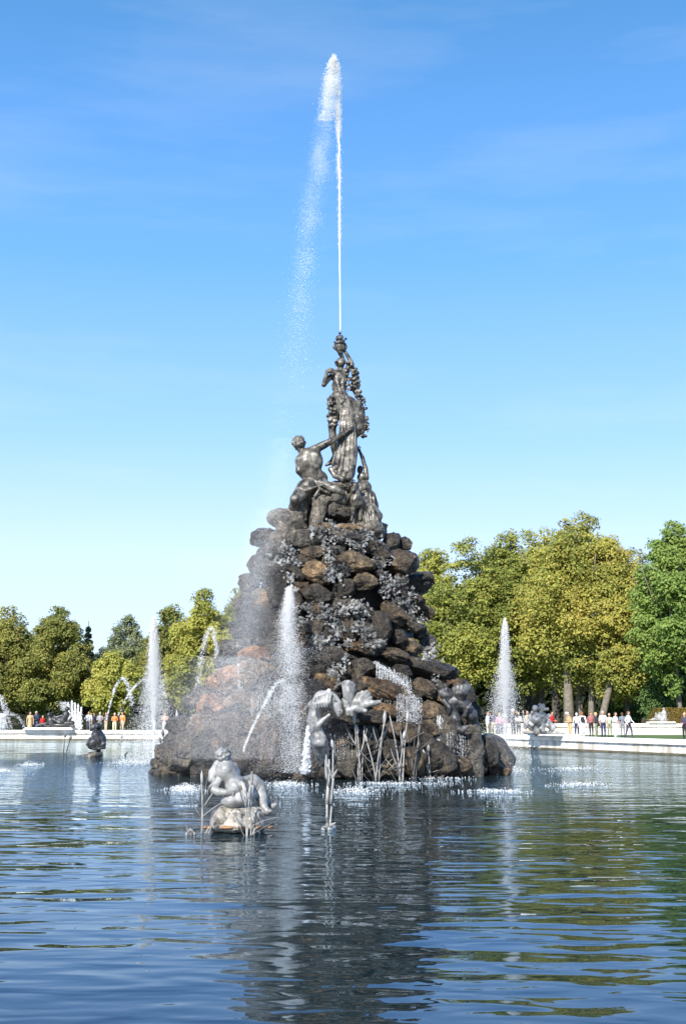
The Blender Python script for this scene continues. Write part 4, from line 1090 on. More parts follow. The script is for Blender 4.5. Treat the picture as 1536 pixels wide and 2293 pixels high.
# ================================================================== WATER IN THE AIR
_tet = np.array([(1, 1, 1), (1, -1, -1), (-1, 1, -1), (-1, -1, 1)], float) / 1.3
_tf = np.array([(0, 1, 2), (0, 3, 1), (0, 2, 3), (1, 3, 2)])
def drops(name, pts_, rad, label, mat='spray', cat='spray', stretch=None, flat=False):
    n = len(pts_); r = np.random.default_rng(n + 1)
    ax_ = r.normal(size=(n, 4)); ax_ /= np.linalg.norm(ax_, axis=1)[:, None]
    w, x, y, z = ax_.T
    R = np.stack([np.stack([1 - 2 * (y * y + z * z), 2 * (x * y - z * w), 2 * (x * z + y * w)], -1), np.stack([2 * (x * y + z * w), 1 - 2 * (x * x + z * z), 2 * (y * z - x * w)], -1), np.stack([2 * (x * z - y * w), 2 * (y * z + x * w), 1 - 2 * (x * x + y * y)], -1)], 1)
    V = np.einsum('nij,kj->nki', R, _tet) * np.asarray(rad)[:, None, None]
    if stretch is not None: V[:, :, 2] *= stretch
    if flat:           # the finest mist: one facet a droplet
        V = V[:, :3] * 1.35
        V = (V + np.asarray(pts_)[:, None]).reshape(-1, 3); Fc = np.arange(3 * n).reshape(-1, 3)
    else:
        V = (V + np.asarray(pts_)[:, None]).reshape(-1, 3); Fc = (_tf[None] + 4 * np.arange(n)[:, None, None]).reshape(-1, 3)
    o = obj(name, mesh_np(name, V, Fc, [M[mat]]))
    return tag(o, label, cat, kind='stuff')
def path_drops(path, Y, n, seed, r0, r1, dY=None, clump=0.0, cs=2.0, power=2.0):
    """path: (px, py, half-width px, weight); a cloud of droplets along it"""
    r = np.random.default_rng(seed)
    path = np.array(path, float)
    sl = np.hypot(np.diff(path[:, 0]), np.diff(path[:, 1])) * (path[:-1, 3] + path[1:, 3]) / 2
    cu = np.concatenate([[0], np.cumsum(sl)]); cu /= cu[-1]
    out = []
    m = int(n * (1 if not clump else 2.2))
    u = r.random(m)
    s = np.clip(np.searchsorted(cu, u, side='right') - 1, 0, len(path) - 2)
    t = (u - cu[s]) / (cu[s + 1] - cu[s] + 1e-9)
    c = path[s] * (1 - t)[:, None] + path[s + 1] * t[:, None]
    off = r.normal(size=(m, 2)) * 0.5
    x = c[:, 0] + off[:, 0] * c[:, 2]; y = c[:, 1] + r.normal(size=m) * 2
    uu = (x - 768) / F; vv = (1146.5 - y) / F
    Yd = (Y if np.ndim(Y) == 0 else np.interp(u, cu, Y)) + off[:, 1] * c[:, 2] * 41 / F * (1 if dY is None else dY)
    tt_ = Yd / (cT - vv * sT)
    pts_ = np.stack([uu * tt_, Yd, CAMZ + (sT + vv * cT) * tt_], 1)
    if clump:
        nv = 0.5 + 0.5 * fbm(pts_, cs, 3, seed)
        keep = r.random(m) < np.clip((nv - 0.5) * 4 * clump + (1 - clump * .55), 0.03, 1)
        pts_ = pts_[keep][:n]
    pts_ = pts_[pts_[:, 2] > 0.01]
    rad = r0 + (r1 - r0) * r.random(len(pts_)) ** power
    return pts_, rad
def cat2(*a): return np.concatenate([x[0] for x in a]), np.concatenate([x[1] for x in a])
def column(name, pts_, rad, label):
    o = obj(name, mesh_np(name, *tube_q(pts_, rad, 8), [M['spray']]))
    return o

# main jet
YJ = 41.3
jet = thing('main_jet', P(762, 743, YJ), 'tall thin white water jet shooting from the top of the statue', 'water jet')
k_ = np.linspace(0, 1, 60)
cx = 762 - 2.5 * k_ - 0 * k_; cy = 743 - (743 - 270) * k_
pp = np.array([P(a, b_, YJ) for a, b_ in zip(cx, cy)])
wob = np.c_[vnoise(pp, 2.0), vnoise(pp, 2.0, 5), np.zeros(60)] * (0.05 * k_ ** 2)[:, None]
o = obj('water_column', mesh_np('water_column', *tube_q(pp + wob - np.array(jet.location), .022 + .012 * k_ * (1 + .6 * vnoise(pp, 5)), 8), [M['spray']]), jet)
d1 = path_drops([(761, 560, 3, .2), (760, 450, 5, .7), (758.5, 330, 6, 1), (757.5, 240, 7, 1.1), (756, 180, 8, .9), (753, 140, 6, .8)], YJ, 6000, 1, .006, .016, clump=.6, cs=2.5)
d2 = path_drops([(748, 126, 5, 1.8), (745, 145, 12, 2.4), (741, 172, 15, 1.3), (736, 215, 17, .6), (731, 270, 20, .4)], YJ, 5000, 2, .006, .020, clump=.4, cs=2.2)
d3 = path_drops([(742, 170, 15, .8), (734, 240, 20, 1.0), (724, 310, 24, .9), (714, 380, 27, .75), (702, 450, 30, .62), (690, 540, 31, .42), (680, 620, 31, .34), (671, 700, 32, .22), (660, 800, 38, .12), (648, 950, 48, .08), (622, 1100, 60, .12)], YJ - .3, 60000, 3, .0018, .0062, clump=.8, cs=1.1, power=3)
pts_, rad = cat2(d1, d2)
o = drops('jet_drops', pts_ - np.array(jet.location), rad, None, cat=None); o.parent = jet
o = drops('falling_drops', d3[0] - np.array(jet.location), d3[1], None, cat=None, flat=True); o.parent = jet
# wind-blown veil down the left flank
d4 = path_drops([(640, 980, 40, .1), (612, 1140, 45, .45), (590, 1210, 45, .9), (572, 1290, 42, 1), (560, 1370, 48, 1), (545, 1450, 60, .9), (525, 1520, 75, .55), (500, 1620, 90, .3)], 38.8, 110000, 4, .0018, .0036, dY=2.0)
drops('spray_veil', *d4, 'fine white spray drifting down the left flank of the mound', 'spray', 'spray', flat=True)

# jets beside the mound
def plume(name, x, ybase, ytop, wtop, wbot, Y, n, seed, label, dens=1.0):
    b = P(x, ybase, Y)
    t = thing(name, b, label, 'water jet', 'upright jets round the mound')
    k = np.linspace(0, 1, 30)
    pp = np.array([P(x + 1.0 * math.sin(q * 3), ybase + (ytop + 25 - ybase) * q, Y) for q in k])
    obj('water_column', mesh_np('water_column', *tube_q(pp - b, np.linspace(.035, .015, 30), 8), [M['spray']]), t)
    H = ybase - ytop
    up = path_drops([(x, ybase - .2 * H, 3, .2), (x, ytop + .45 * H, 7, .8), (x, ytop + .12 * H, wtop * .8, 1.2), (x, ytop, 2.5, .8)], Y, int(n * 1.1), seed, .005, .014, clump=.3)
    dn = path_drops([(x, ytop + .04 * H, wtop * .5, .8), (x, ytop + .3 * H, wtop * 1.2, 1.2), (x - 1, ytop + .6 * H, (wtop * 1.2 + wbot) / 2, 1), (x - 2, ybase - .1 * H, wbot, .75), (x - 2, ybase, wbot * 1.05, .55)], Y, int(n * 2.2), seed + 1, .004, .0115, clump=.2)
    pts_, rad = cat2(up, dn)
    o = drops('droplets', pts_ - b, rad, None, cat=None, stretch=1.6); o.parent = t
    return t
plume('water_jet', 345, 1708, 1383, 11, 52, 47, 13000, 30, 'upright white jet rising from the pool left of the mound')
plume('water_jet', 1130, 1708, 1387, 10, 50, 47, 12000, 33, 'upright white jet rising from the pool right of the mound')

def arc(name, path, Y, n, seed, label, r0=.008, r1=.022, w=2.0, group='thin arching jets'):
    """thin arching stream broken into drops"""
    pth = np.array(path, float)
    d = path_drops([(x, y, w * (.8 + 2.2 * i / len(pth)), 1) for i, (x, y) in enumerate(pth)], Y, n, seed, r0 * .6, r1 * .6, clump=.85, cs=5)
    o = drops(name, *d, label, 'spray', 'water jet'); o['group'] = group
    return o
def para(x0, y0, xm, ym, x1, y1, n=14):
    """two half parabolas through a crest"""
    out = []
    for q in np.linspace(0, 1, n):
        out.append((x0 + (xm - x0) * q, ym + (y0 - ym) * (1 - q) ** 2))
    for q in np.linspace(0, 1, n)[1:]:
        out.append((xm + (x1 - xm) * q, ym + (y1 - ym) * q ** 2))
    return out
arc('arching_jet', para(494, 1640, 476, 1404, 436, 1585), 44, 4200, 40, 'tall narrow arching jet above the orange rocks at left', r1=.026, w=3.2)
arc('arching_jet', para(492, 1585, 488, 1440, 472, 1404), 44.2, 1500, 41, 'rising stem of spray just left of the mound', w=2)
arc('arching_jet', para(240, 1612, 275, 1519, 297, 1580), 60, 1700, 42, 'thin arching jet above people in orange, left of the white plume', .012, .03)
arc('arching_jet', para(266, 1600, 335, 1520, 372, 1560), 60, 1200, 43, 'thin slanting jet crossing the left white plume', .012, .028)
arc('arching_jet', para(0, 1640, -5, 1552, 26, 1632), 70, 900, 44, 'arching jet cut off by the left edge, outer stream', .014, .035)
arc('arching_jet', para(-8, 1640, -3, 1558, 15, 1632), 70, 800, 45, 'arching jet at the left edge, inner stream', .014, .035)
arc('arching_jet', para(10, 1598, 30, 1600, 58, 1630), 70, 500, 46, 'low arching jet near the left edge spilling right', .012, .028)
d = path_drops([(4, 1600, 6, .6), (3, 1620, 12, 1), (3, 1634, 14, 1)], 72, 1500, 47, .014, .035)
drops('water_plume', *d, 'white plume cut by the left edge above the marble wall', 'spray', 'water jet')['group'] = 'far plumes'
for q, x in enumerate((156, 163, 169, 175, 181)):
    d = path_drops([(x + (q - 2) * 1.2, 1570 + abs(q - 1) * 5, 1.5, .6), (x, 1600, 2.5, 1), (x, 1632, 4, 1.1)], 97, 650, 50 + q, .018, .045)
    drops('fan_jet', *d, 'small upright jet of the fan behind the reclining statue on the wall', 'spray', 'water jet')['group'] = 'fan of small jets behind the reclining statue'
d = path_drops([(145, 1572, 14, .3), (148, 1590, 14, .5)], 97, 700, 58, .012, .03)
drops('mist', *d, 'faint mist above the reclining statue on the left wall', 'mist', 'spray')
# big spout on the face of the mound
d5 = path_drops([(648, 1316, 6, 1.6), (646, 1350, 13, 1.8), (641, 1400, 20, 1.25), (645, 1450, 28, 1.0), (650, 1510, 32, .7), (652, 1580, 30, .4), (655, 1660, 30, .3), (655, 1730, 34, .35)], [37.6, 37.2, 36.6, 36, 35.7, 35.4, 35.1, 34.9], 34000, 60, .003, .0095, clump=.35, cs=2.5)
drops('mound_spout', *d5, 'white spout bursting from the upper left face of the mound', 'spray', 'water jet')
d6 = path_drops([(675, 1450, 60, .5), (640, 1475, 70, 1), (615, 1520, 70, .9), (610, 1590, 75, .8), (620, 1660, 80, .7), (630, 1730, 80, .6)], 35.6, 10000, 61, .003, .008, clump=.6, cs=2)
drops('splash', *d6, 'scattered white splash in front of the left face of the mound', 'spray', 'spray')
# jet spat by the putto
d7 = path_drops([(545, 1680, 1.5, .9), (565, 1632, 2.5, .9), (590, 1580, 4, .9), (612, 1540, 7, .9), (630, 1522, 12, .8), (652, 1545, 16, .5), (664, 1620, 14, .4), (668, 1735, 14, .35)], [20.6, 22, 24, 26, 28, 30, 33, 34], 2600, 62, .0035, .009, clump=.7, cs=5)
drops('arching_jet', *d7, 'thin slanting jet rising from the seated putto towards the mound', 'spray', 'water jet')
d8 = path_drops([(690, 1628, 2.5, 1), (688, 1660, 5, 1.2), (686, 1700, 8, 1), (684, 1730, 10, .8)], 35.2, 2600, 63, .01, .03)
drops('water_plume', *d8, 'short white plume at the chest of the grey sea monster', 'spray', 'water jet')
# cascade strands
def strands(name, xs, y0, y1, push, n, seed, label, slope=0.0, r=.010, jit=10):
    """falling threads of water, each a run of stretched drops"""
    rr_ = np.random.default_rng(seed); PP = []
    for q in range(n):
        x = rr_.uniform(*xs); ya = y0 + slope * (x - xs[0]) + rr_.uniform(-jit, jit); yb = ya + (y1 - y0) * rr_.uniform(.35, 1)
        c = surf(x, ya, push); m = int(6 + (yb - ya) * .30)
        u = rr_.random(m) ** 1.25
        for v in u: PP.append(P(x + rr_.normal() * (.35 + 1.2 * v), ya + (yb - ya) * v, c[1] - .15 * v + rr_.normal() * .03))
    PP = np.array(PP)
    return drops(name, PP, r * rr_.uniform(.35, 1.0, len(PP)) * .5, label, 'spray', 'cascade', stretch=rr_.uniform(2, 7, len(PP))[:, None])
strands('cascade', (606, 640), 1215, 1335, -.3, 90, 70, 'thin veil of falling water over the upper left boulders', r=.012)
strands('cascade', (842, 922), 1488, 1572, -.38, 150, 71, 'white cascade pouring over the slanted slab at right', slope=.5, r=.011)
strands('cascade', (888, 945), 1558, 1650, -.45, 110, 72, 'lower white cascade dripping off the brown stone above the reeds', slope=.25, r=.010)
strands('cascade', (978, 992), 1605, 1720, -.35, 40, 73, 'narrow white trickle left of the dark sea monster', r=.014)
strands('cascade', (1000, 1060), 1640, 1725, -.5, 60, 76, 'thin trickles over the stones right of the tall cattail reed', r=.009)
strands('cascade', (700, 790), 1650, 1735, -.5, 60, 77, 'thin trickles over the flat stones below the grey sea monster', r=.008)
strands('cascade', (560, 640), 1560, 1720, -.5, 90, 78, 'thin trickles over the stones behind the thin reeds at left', r=.009)
strands('cascade', (530, 570), 1490, 1560, -.3, 60, 74, 'white trickle over the orange stone on the left flank', slope=-.4, r=.02)
d = path_drops([(838, 1482, 5, 1), (880, 1510, 12, 1), (915, 1548, 10, 1.2), (930, 1570, 12, 1), (925, 1620, 16, .7)], 36.9, 900, 75, .005, .014, clump=.4)
drops('splash', *d, 'white splash where the right cascade breaks on the stones', 'spray', 'spray')
# foam where the water lands
def foam(x, y, w, h, n, seed, label, hz=.12):
    r = np.random.default_rng(seed)
    X = x + r.normal(size=n) * w * .5; Yp = y + r.normal(size=n) * h * .5
    p = np.array([W(a, b_) for a, b_ in zip(X, np.maximum(Yp, 1640))])
    p[:, 2] = np.abs(r.normal(size=n)) * hz * .4 * np.exp(-((X - x) / w) ** 2)
    keep = r.random(n) < .40
    p = p[keep]; n = len(p)
    return drops('foam', p, r.uniform(.005, .016, n), label, 'spray', 'foam')
foam(300, 1710, 55, 6, 2600, 80, 'bright white foam patch under the left plume', .25)
foam(70, 1713, 28, 3, 700, 81, 'small foam streak in the far left water'); foam(5, 1727, 18, 3, 400, 82, 'foam streak cut by the left edge of the picture')
foam(415, 1768, 34, 8, 1500, 83, 'white foam left of the seated putto'); foam(640, 1757, 50, 7, 1200, 84, 'white foam between the putto and the mound')
foam(790, 1772, 48, 8, 900, 85, 'white foam right of the lone reed sheaf'); foam(975, 1742, 70, 5, 800, 86, 'foam line under the reeds right of the cascade', .08)
foam(1110, 1772, 75, 4, 700, 87, 'long thin foam streak below the rounded rock', .06); foam(1300, 1757, 60, 4, 700, 88, 'nearer foam streak in the right water', .06)
foam(1290, 1722, 80, 5, 900, 89, 'farther foam streak in the right water', .08); foam(1135, 1728, 40, 5, 1500, 90, 'foam at the foot of the right plume', .3)
foam(880, 1754, 110, 3, 700, 91, 'thin foam line along the front water edge of the mound', .04)

d9 = path_drops([(520, 1470, 90, .6), (520, 1540, 130, 1), (510, 1620, 170, 1.1), (520, 1700, 190, .9)], 35.2, 105000, 64, .0018, .0034, dY=1.2)
drops('spray_veil', *d9, 'fine white spray hanging over the left foot of the mound', 'spray', 'spray', flat=True)
# soft spray mist: real droplets too fine to see singly
def mist_volume(name, px_, py_, Y, rx, ry, rz, dens, label):
    bm = bmesh.new(); bmesh.ops.create_icosphere(bm, subdivisions=4, radius=1)
    me = bpy.data.meshes.new(name); bm.to_mesh(me); bm.free()
    m = bpy.data.materials.new('mist_volume'); m.use_nodes = True
    n, l = m.node_tree.nodes, m.node_tree.links; n.clear()
    o_ = n.new('ShaderNodeOutputMaterial'); v = n.new('ShaderNodeVolumePrincipled')
    v.inputs['Color'].default_value = (.97, .98, 1, 1); v.inputs['Anisotropy'].default_value = 0.0
    tc = n.new('ShaderNodeTexCoord'); ln = n.new('ShaderNodeVectorMath'); ln.operation = 'LENGTH'
    l.new(tc.outputs['Object'], ln.inputs[0])
    mr2 = n.new('ShaderNodeMapRange'); mr2.interpolation_type = 'SMOOTHSTEP'
    mr2.inputs['From Min'].default_value = 1.0; mr2.inputs['From Max'].default_value = 0.1; mr2.inputs['To Min'].default_value = 0; mr2.inputs['To Max'].default_value = dens
    l.new(ln.outputs['Value'], mr2.inputs['Value']); l.new(mr2.outputs['Result'], v.inputs['Density'])
    l.new(v.outputs[0], o_.inputs['Volume'])
    me.materials.append(m)
    o = obj(name, me, loc=P(px_, py_, Y)); o.scale = (rx, ry, rz)
    return tag(o, label, 'mist', kind='stuff')
mist_volume('mist', 560, 1420, 38.0, 1.4, 1.3, 3.8, .12, 'soft white mist on the upper left flank of the mound')
mist_volume('mist', 560, 1620, 34.8, 3.2, 1.5, 2.4, .06, 'soft white mist over the lower left foot of the mound')
mist_volume('mist', 440, 1600, 37.5, 2.4, 1.6, 2.3, .05, 'thin mist left of the orange rocks')

# ================================================================== TREES
PAL = {
    'lime': [(.145, .180, .042), (.290, .310, .062), (.410, .405, .086), (.385, .300, .070)],
    'lime_brown': [(.150, .180, .042), (.300, .305, .062), (.410, .380, .082), (.400, .285, .070)],
    'olive': [(.115, .140, .036), (.220, .230, .054), (.310, .295, .070), (.310, .230, .062)],
    'green': [(.075, .140, .032), (.155, .250, .052), (.235, .315, .074), (.22, .26, .06)],
    'pale': [(.14, .17, .08), (.24, .27, .13), (.33, .34, .18), (.26, .25, .15)],
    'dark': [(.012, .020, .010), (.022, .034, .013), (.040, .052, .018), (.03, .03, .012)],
    'spruce': [(.014, .030, .018), (.026, .052, .030), (.045, .075, .042), (.04, .055, .03)],
    'hedge': [(.13, .095, .024), (.22, .155, .034), (.28, .19, .04), (.15, .15, .04)],
    'bush': [(.05, .095, .03), (.09, .165, .04), (.15, .22, .07), (.12, .18, .05)],
}
def leaves_mesh(name, pos, nrm, size, pal, seed, nfreq=.22, shade=None):
    n = len(pos); r = np.random.default_rng(seed)
    nrm = nrm / (np.linalg.norm(nrm, axis=1)[:, None] + 1e-9)
    a = np.cross(nrm, r.normal(size=(n, 3))); a /= np.linalg.norm(a, axis=1)[:, None] + 1e-9
    b = np.cross(nrm, a)
    s = size * r.uniform(.6, 1.3, n)[:, None]
    V = np.stack([pos - a * s, pos - b * s * .6 + nrm * s * .12, pos + a * s, pos + b * s * .6 + nrm * s * .12], 1).reshape(-1, 3)
    Fc = np.arange(4 * n).reshape(-1, 4)
    p = np.array(PAL[pal])
    f = np.clip(0.5 + 0.9 * fbm(pos, nfreq, 3, seed) + r.normal(size=n) * .20, 0, 1) * 2.4
    f = np.where(r.random(n) < .05, 2.9, f)
    i_ = np.clip(np.floor(f).astype(int), 0, 2); t = (f - i_)[:, None]
    c = p[i_] * (1 - t) + p[i_ + 1] * t
    c = c * r.uniform(.8, 1.2, n)[:, None]
    return mesh_np(name, V, Fc, [M['leaf']], smooth=False, color=np.repeat(c, 4, 0))

def crown_points(lobes, n, seed, fill=.12, sub=11, subr=.42):
    r = np.random.default_rng(seed)
    lc = np.array([l[0] for l in lobes]); lr = np.array([l[1] for l in lobes])
    if lr.ndim == 1: lr = np.repeat(lr[:, None], 3, 1)
    cen = lc.mean(0)
    w = (lr.prod(1)) ** (2 / 3); w /= w.sum()
    S_c, S_r, S_w = [], [], []
    for c, q, ww in zip(lc, lr, w):
        k = max(5, int(sub * (q.mean() / lr.mean()) ** 1.3))
        d = r.normal(size=(k, 3)); d[:, 2] = d[:, 2] * .9 + .15; d[:, 1] -= .25
        d /= np.linalg.norm(d, axis=1)[:, None]
        S_c.append(c + d * q * .78); S_r.append(np.full(k, q.mean() * subr) * r.uniform(.7, 1.25, k)); S_w.append(np.full(k, ww / k))
    S_c, S_r, S_w = np.concatenate(S_c), np.concatenate(S_r), np.concatenate(S_w)
    m = int(n * (1 - fill))
    ii = r.choice(len(S_c), m, p=S_w / S_w.sum())
    d = r.normal(size=(m, 3)); d /= np.linalg.norm(d, axis=1)[:, None]
    d[:, 2] = np.abs(d[:, 2]) * np.where(r.random(m) < .78, 1, -1)
    rad = S_r[ii] * (1 - .55 * r.random(m) ** 2.2) 
    pos = S_c[ii] + d * rad[:, None] * np.array((1.08, 1.08, .82)) + r.normal(size=(m, 3)) * .10
    nr = d * .95 + r.normal(size=(m, 3)) * .38 + np.array((-.12, -.35, .42))
    j = r.choice(len(lc), n - m, p=w)
    dd = r.normal(size=(n - m, 3)); dd /= np.linalg.norm(dd, axis=1)[:, None]
    pf = lc[j] + dd * lr[j] * (r.random(n - m) ** .4 * .8)[:, None]
    return np.concatenate([pos, pf]), np.concatenate([nr, r.normal(size=(n - m, 3))])

def make_tree(name, x, ytop, half, ybot, Y, pal, n, seed, label, leaf=.135, trunks=1, bark='bark', shape='round', lobn=44, group=None, trunk_x=None):
    """broadleaf tree whose crown shows from ytop to ybot and half px to each side of x"""
    r = np.random.default_rng(seed)
    base = np.array((P(x, 1600, Y)[0], Y, GZ))
    top = P(x, ytop, Y)[2]; bot = P(x, ybot, Y)[2]; R = half * Y / F
    t = thing(name, base, label, 'tree', group)
    H = top - bot; cz = (top + bot) / 2
    lobes = []
    for q in range(lobn):
        for _ in range(30):
            v = r.uniform(-1, 1, 3)
            if np.linalg.norm(v) < 1: break
        zf = (v[2] + 1) / 2
        wid = np.interp(zf, [0, .25, .55, .85, 1], [.75, 1.0, .95, .62, .25]) if shape == 'round' else np.interp(zf, [0, .3, 1], [1, .8, .12])
        lr = min(R, .42 * H) * r.uniform(.24, .42) * np.interp(zf, [0, .7, 1], [1, 1, .7])
        u = v[:2] / (np.linalg.norm(v[:2]) + 1e-6) * np.linalg.norm(v[:2]) ** .55
        lobes.append((np.array((u[0] * max(R * wid - lr * .7, 0), u[1] * max(R * wid - lr * .7, 0), bot - GZ + lr * .8 + zf * (H - lr * 1.7))), lr))
    lobes.append((np.array((0, 0, top - GZ - R * .3)), R * .3))
    pos, nr = crown_points(lobes, n, seed)
    pos[:, 2] = np.maximum(pos[:, 2], .3)
    obj('crown', leaves_mesh('crown', pos + base, nr, leaf, pal, seed), t).matrix_parent_inverse = Matrix.Translation(-Vector(base))
    # trunk and limbs
    parts = []
    tr = R * .034 + .10
    fork = max(bot - GZ + .25 * H, 2.5)
    for q in range(trunks):
        ox = (q - (trunks - 1) / 2) * 1.2
        k = np.linspace(0, 1, 9)
        p = np.c_[ox + r.normal() * .5 * k ** 2, .3 * r.normal() * k ** 2, k * (fork + .3 * H)]
        parts.append(tube_q(p, np.interp(k, [0, .06, .5, 1], [1.5, 1.0, .8, .35]) * tr, 9))
        for b_ in range(7):
            a = r.uniform(0, 2 * np.pi); s0 = p[4 + b_ % 4]; L = R * r.uniform(.55, .85)
            kk = np.linspace(0, 1, 6)
            e = np.array((math.cos(a) * L, math.sin(a) * L, H * r.uniform(.15, .42)))
            parts.append(tube_q(s0 + e * kk[:, None] + np.c_[np.zeros(6), np.zeros(6), -.6 * np.sin(np.pi * kk)], np.linspace(.45, .1, 6) * tr, 6))
    obj('trunk', mesh_np('trunk', *join(parts), [M[bark]]), t)
    return t

def spruce(x, ytop, half, Y, n, seed, label):
    r = np.random.default_rng(seed); base = np.array((P(x, 1600, Y)[0], Y, GZ)); H = P(x, ytop, Y)[2] - GZ; R = half * Y / F
    t = thing('spruce_tree', base, label, 'tree')
    k = np.linspace(0, 1, 8); obj('trunk', mesh_np('trunk', *tube_q(np.c_[0 * k, 0 * k, k * H], np.linspace(.3, .03, 8), 8), [M['bark']]), t)
    tiers = 16; P_, N_ = [], []
    for q in range(tiers):
        zc = H * (.12 + .86 * q / tiers); rr2 = R * (1 - q / tiers) ** .85 + .12
        for a in np.linspace(0, 2 * np.pi, 9, endpoint=False) + r.uniform(0, 1):
            m = int(n / tiers / 9); s = r.random(m) ** .7
            pp_ = np.c_[np.cos(a + r.normal(size=m) * .12) * s * rr2, np.sin(a + r.normal(size=m) * .12) * s * rr2, zc - .35 * s * rr2 + r.normal(size=m) * .10 - .15 * (s > .5) * r.random(m)]
            P_.append(pp_); N_.append(r.normal(size=(m, 3)) * .5 + np.array((0, 0, 1)))
    pos, nr = np.concatenate(P_), np.concatenate(N_)
    obj('crown', leaves_mesh('crown', pos + base, nr, .13, 'spruce', seed), t).matrix_parent_inverse = Matrix.Translation(-Vector(base))

GR, GL = 'trees of the grove right of the mound', 'trees of the grove left of the mound'
make_tree('lime_tree', 1312, 1148, 172, 1570, 108, 'lime_brown', 85800, 201, 'tallest lime tree right of the mound, crown turning brown on its right', trunks=2, bark='bark_pale', lobn=70, group=GR)
make_tree('lime_tree', 1212, 1178, 120, 1585, 114, 'lime', 62400, 202, 'yellow-green lime tree right behind the right water plume', lobn=60, group=GR)
make_tree('lime_tree', 1135, 1186, 112, 1590, 117, 'lime', 57200, 203, 'yellow-green lime tree directly above the right water plume', lobn=56, group=GR)
make_tree('lime_tree', 1052, 1205, 115, 1615, 113, 'lime', 59800, 204, 'lime tree two crowns right of the mound with foliage down to the ground', lobn=58, group=GR)
make_tree('lime_tree', 975, 1225, 105, 1615, 118, 'lime', 54600, 205, 'lime tree next to the mound on its right side', lobn=54, group=GR)
make_tree('lime_tree', 905, 1240, 80, 1590, 124, 'olive', 28600, 206, 'lime tree half hidden by the right flank of the mound', lobn=36, group=GR)
make_tree('lime_tree', 1405, 1262, 105, 1590, 104, 'lime_brown', 49400, 215, 'brownish lime crown low on the right of the tallest tree', lobn=50, group=GR)
make_tree('maple_tree', 1522, 1170, 105, 1560, 97, 'green', 54600, 207, 'bright green maple cut by the right edge of the picture', leaf=.14, bark='bark_pale', lobn=56)
make_tree('broadleaf_tree', 1440, 1222, 85, 1560, 140, 'pale', 33800, 208, 'pale bluish tree showing in the gap beside the maple', lobn=46, group=GR)
make_tree('broadleaf_tree', 12, 1356, 100, 1620, 128, 'olive', 49400, 209, 'olive tree cut by the left edge of the picture', lobn=52, group=GL)
make_tree('broadleaf_tree', 122, 1360, 88, 1620, 124, 'olive', 46800, 210, 'olive tree with rounded crown above the reclining statue', lobn=50, group=GL)
spruce(192, 1390, 34, 134, 9000, 211, 'dark narrow spruce at the right side of the left olive trees')
make_tree('broadleaf_tree', 282, 1378, 76, 1620, 138, 'pale', 33800, 212, 'pale loose-crowned tree left of the left plume', lobn=44, group=GL)
make_tree('broadleaf_tree', 248, 1455, 78, 1625, 120, 'lime', 33800, 213, 'low yellow-green tree behind the people in orange', lobn=40, group=GL)
make_tree('broadleaf_tree', 375, 1352, 90, 1625, 128, 'olive', 46800, 214, 'green-gold tree right behind the left plume', lobn=50, group=GL)
make_tree('broadleaf_tree', 455, 1322, 98, 1625, 122, 'lime', 54600, 216, 'green-gold tree behind the narrow arching jet', lobn=54, group=GL)
make_tree('broadleaf_tree', 540, 1312, 90, 1620, 128, 'olive', 41600, 217, 'tree touching the misty left flank of the mound', lobn=48, group=GL)
make_tree('broadleaf_tree', 620, 1345, 80, 1600, 132, 'olive', 11700, 218, 'tree behind the left half of the mound', lobn=30, group=GL)

make_tree('broadleaf_tree', -110, 1372, 100, 1620, 126, 'olive', 24000, 219, 'olive tree beyond the left edge of the picture', lobn=44, group=GL)
make_tree('broadleaf_tree', -240, 1350, 110, 1620, 130, 'lime', 24000, 220, 'yellow-green tree farthest out on the left', lobn=44, group=GL)
make_tree('broadleaf_tree', 1655, 1190, 120, 1580, 104, 'olive', 26000, 221, 'olive tree beyond the right edge of the picture', lobn=46, group=GR)
# dark wood behind: one far mass
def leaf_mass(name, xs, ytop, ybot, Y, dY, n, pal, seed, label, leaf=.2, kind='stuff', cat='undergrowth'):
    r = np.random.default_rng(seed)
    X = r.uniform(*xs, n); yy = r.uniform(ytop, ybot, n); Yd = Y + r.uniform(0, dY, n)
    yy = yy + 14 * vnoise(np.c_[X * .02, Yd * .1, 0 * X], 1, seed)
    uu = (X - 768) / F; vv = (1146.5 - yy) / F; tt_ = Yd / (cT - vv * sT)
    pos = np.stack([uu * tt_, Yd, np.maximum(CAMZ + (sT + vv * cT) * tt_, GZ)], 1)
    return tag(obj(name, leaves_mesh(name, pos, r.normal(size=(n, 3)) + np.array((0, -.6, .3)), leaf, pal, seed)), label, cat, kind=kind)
leaf_mass('far_wood', (-150, 1700), 1470, 1640, 146, 14, 70000, 'dark', 301, 'dark far wood behind the tree trunks', leaf=.42)
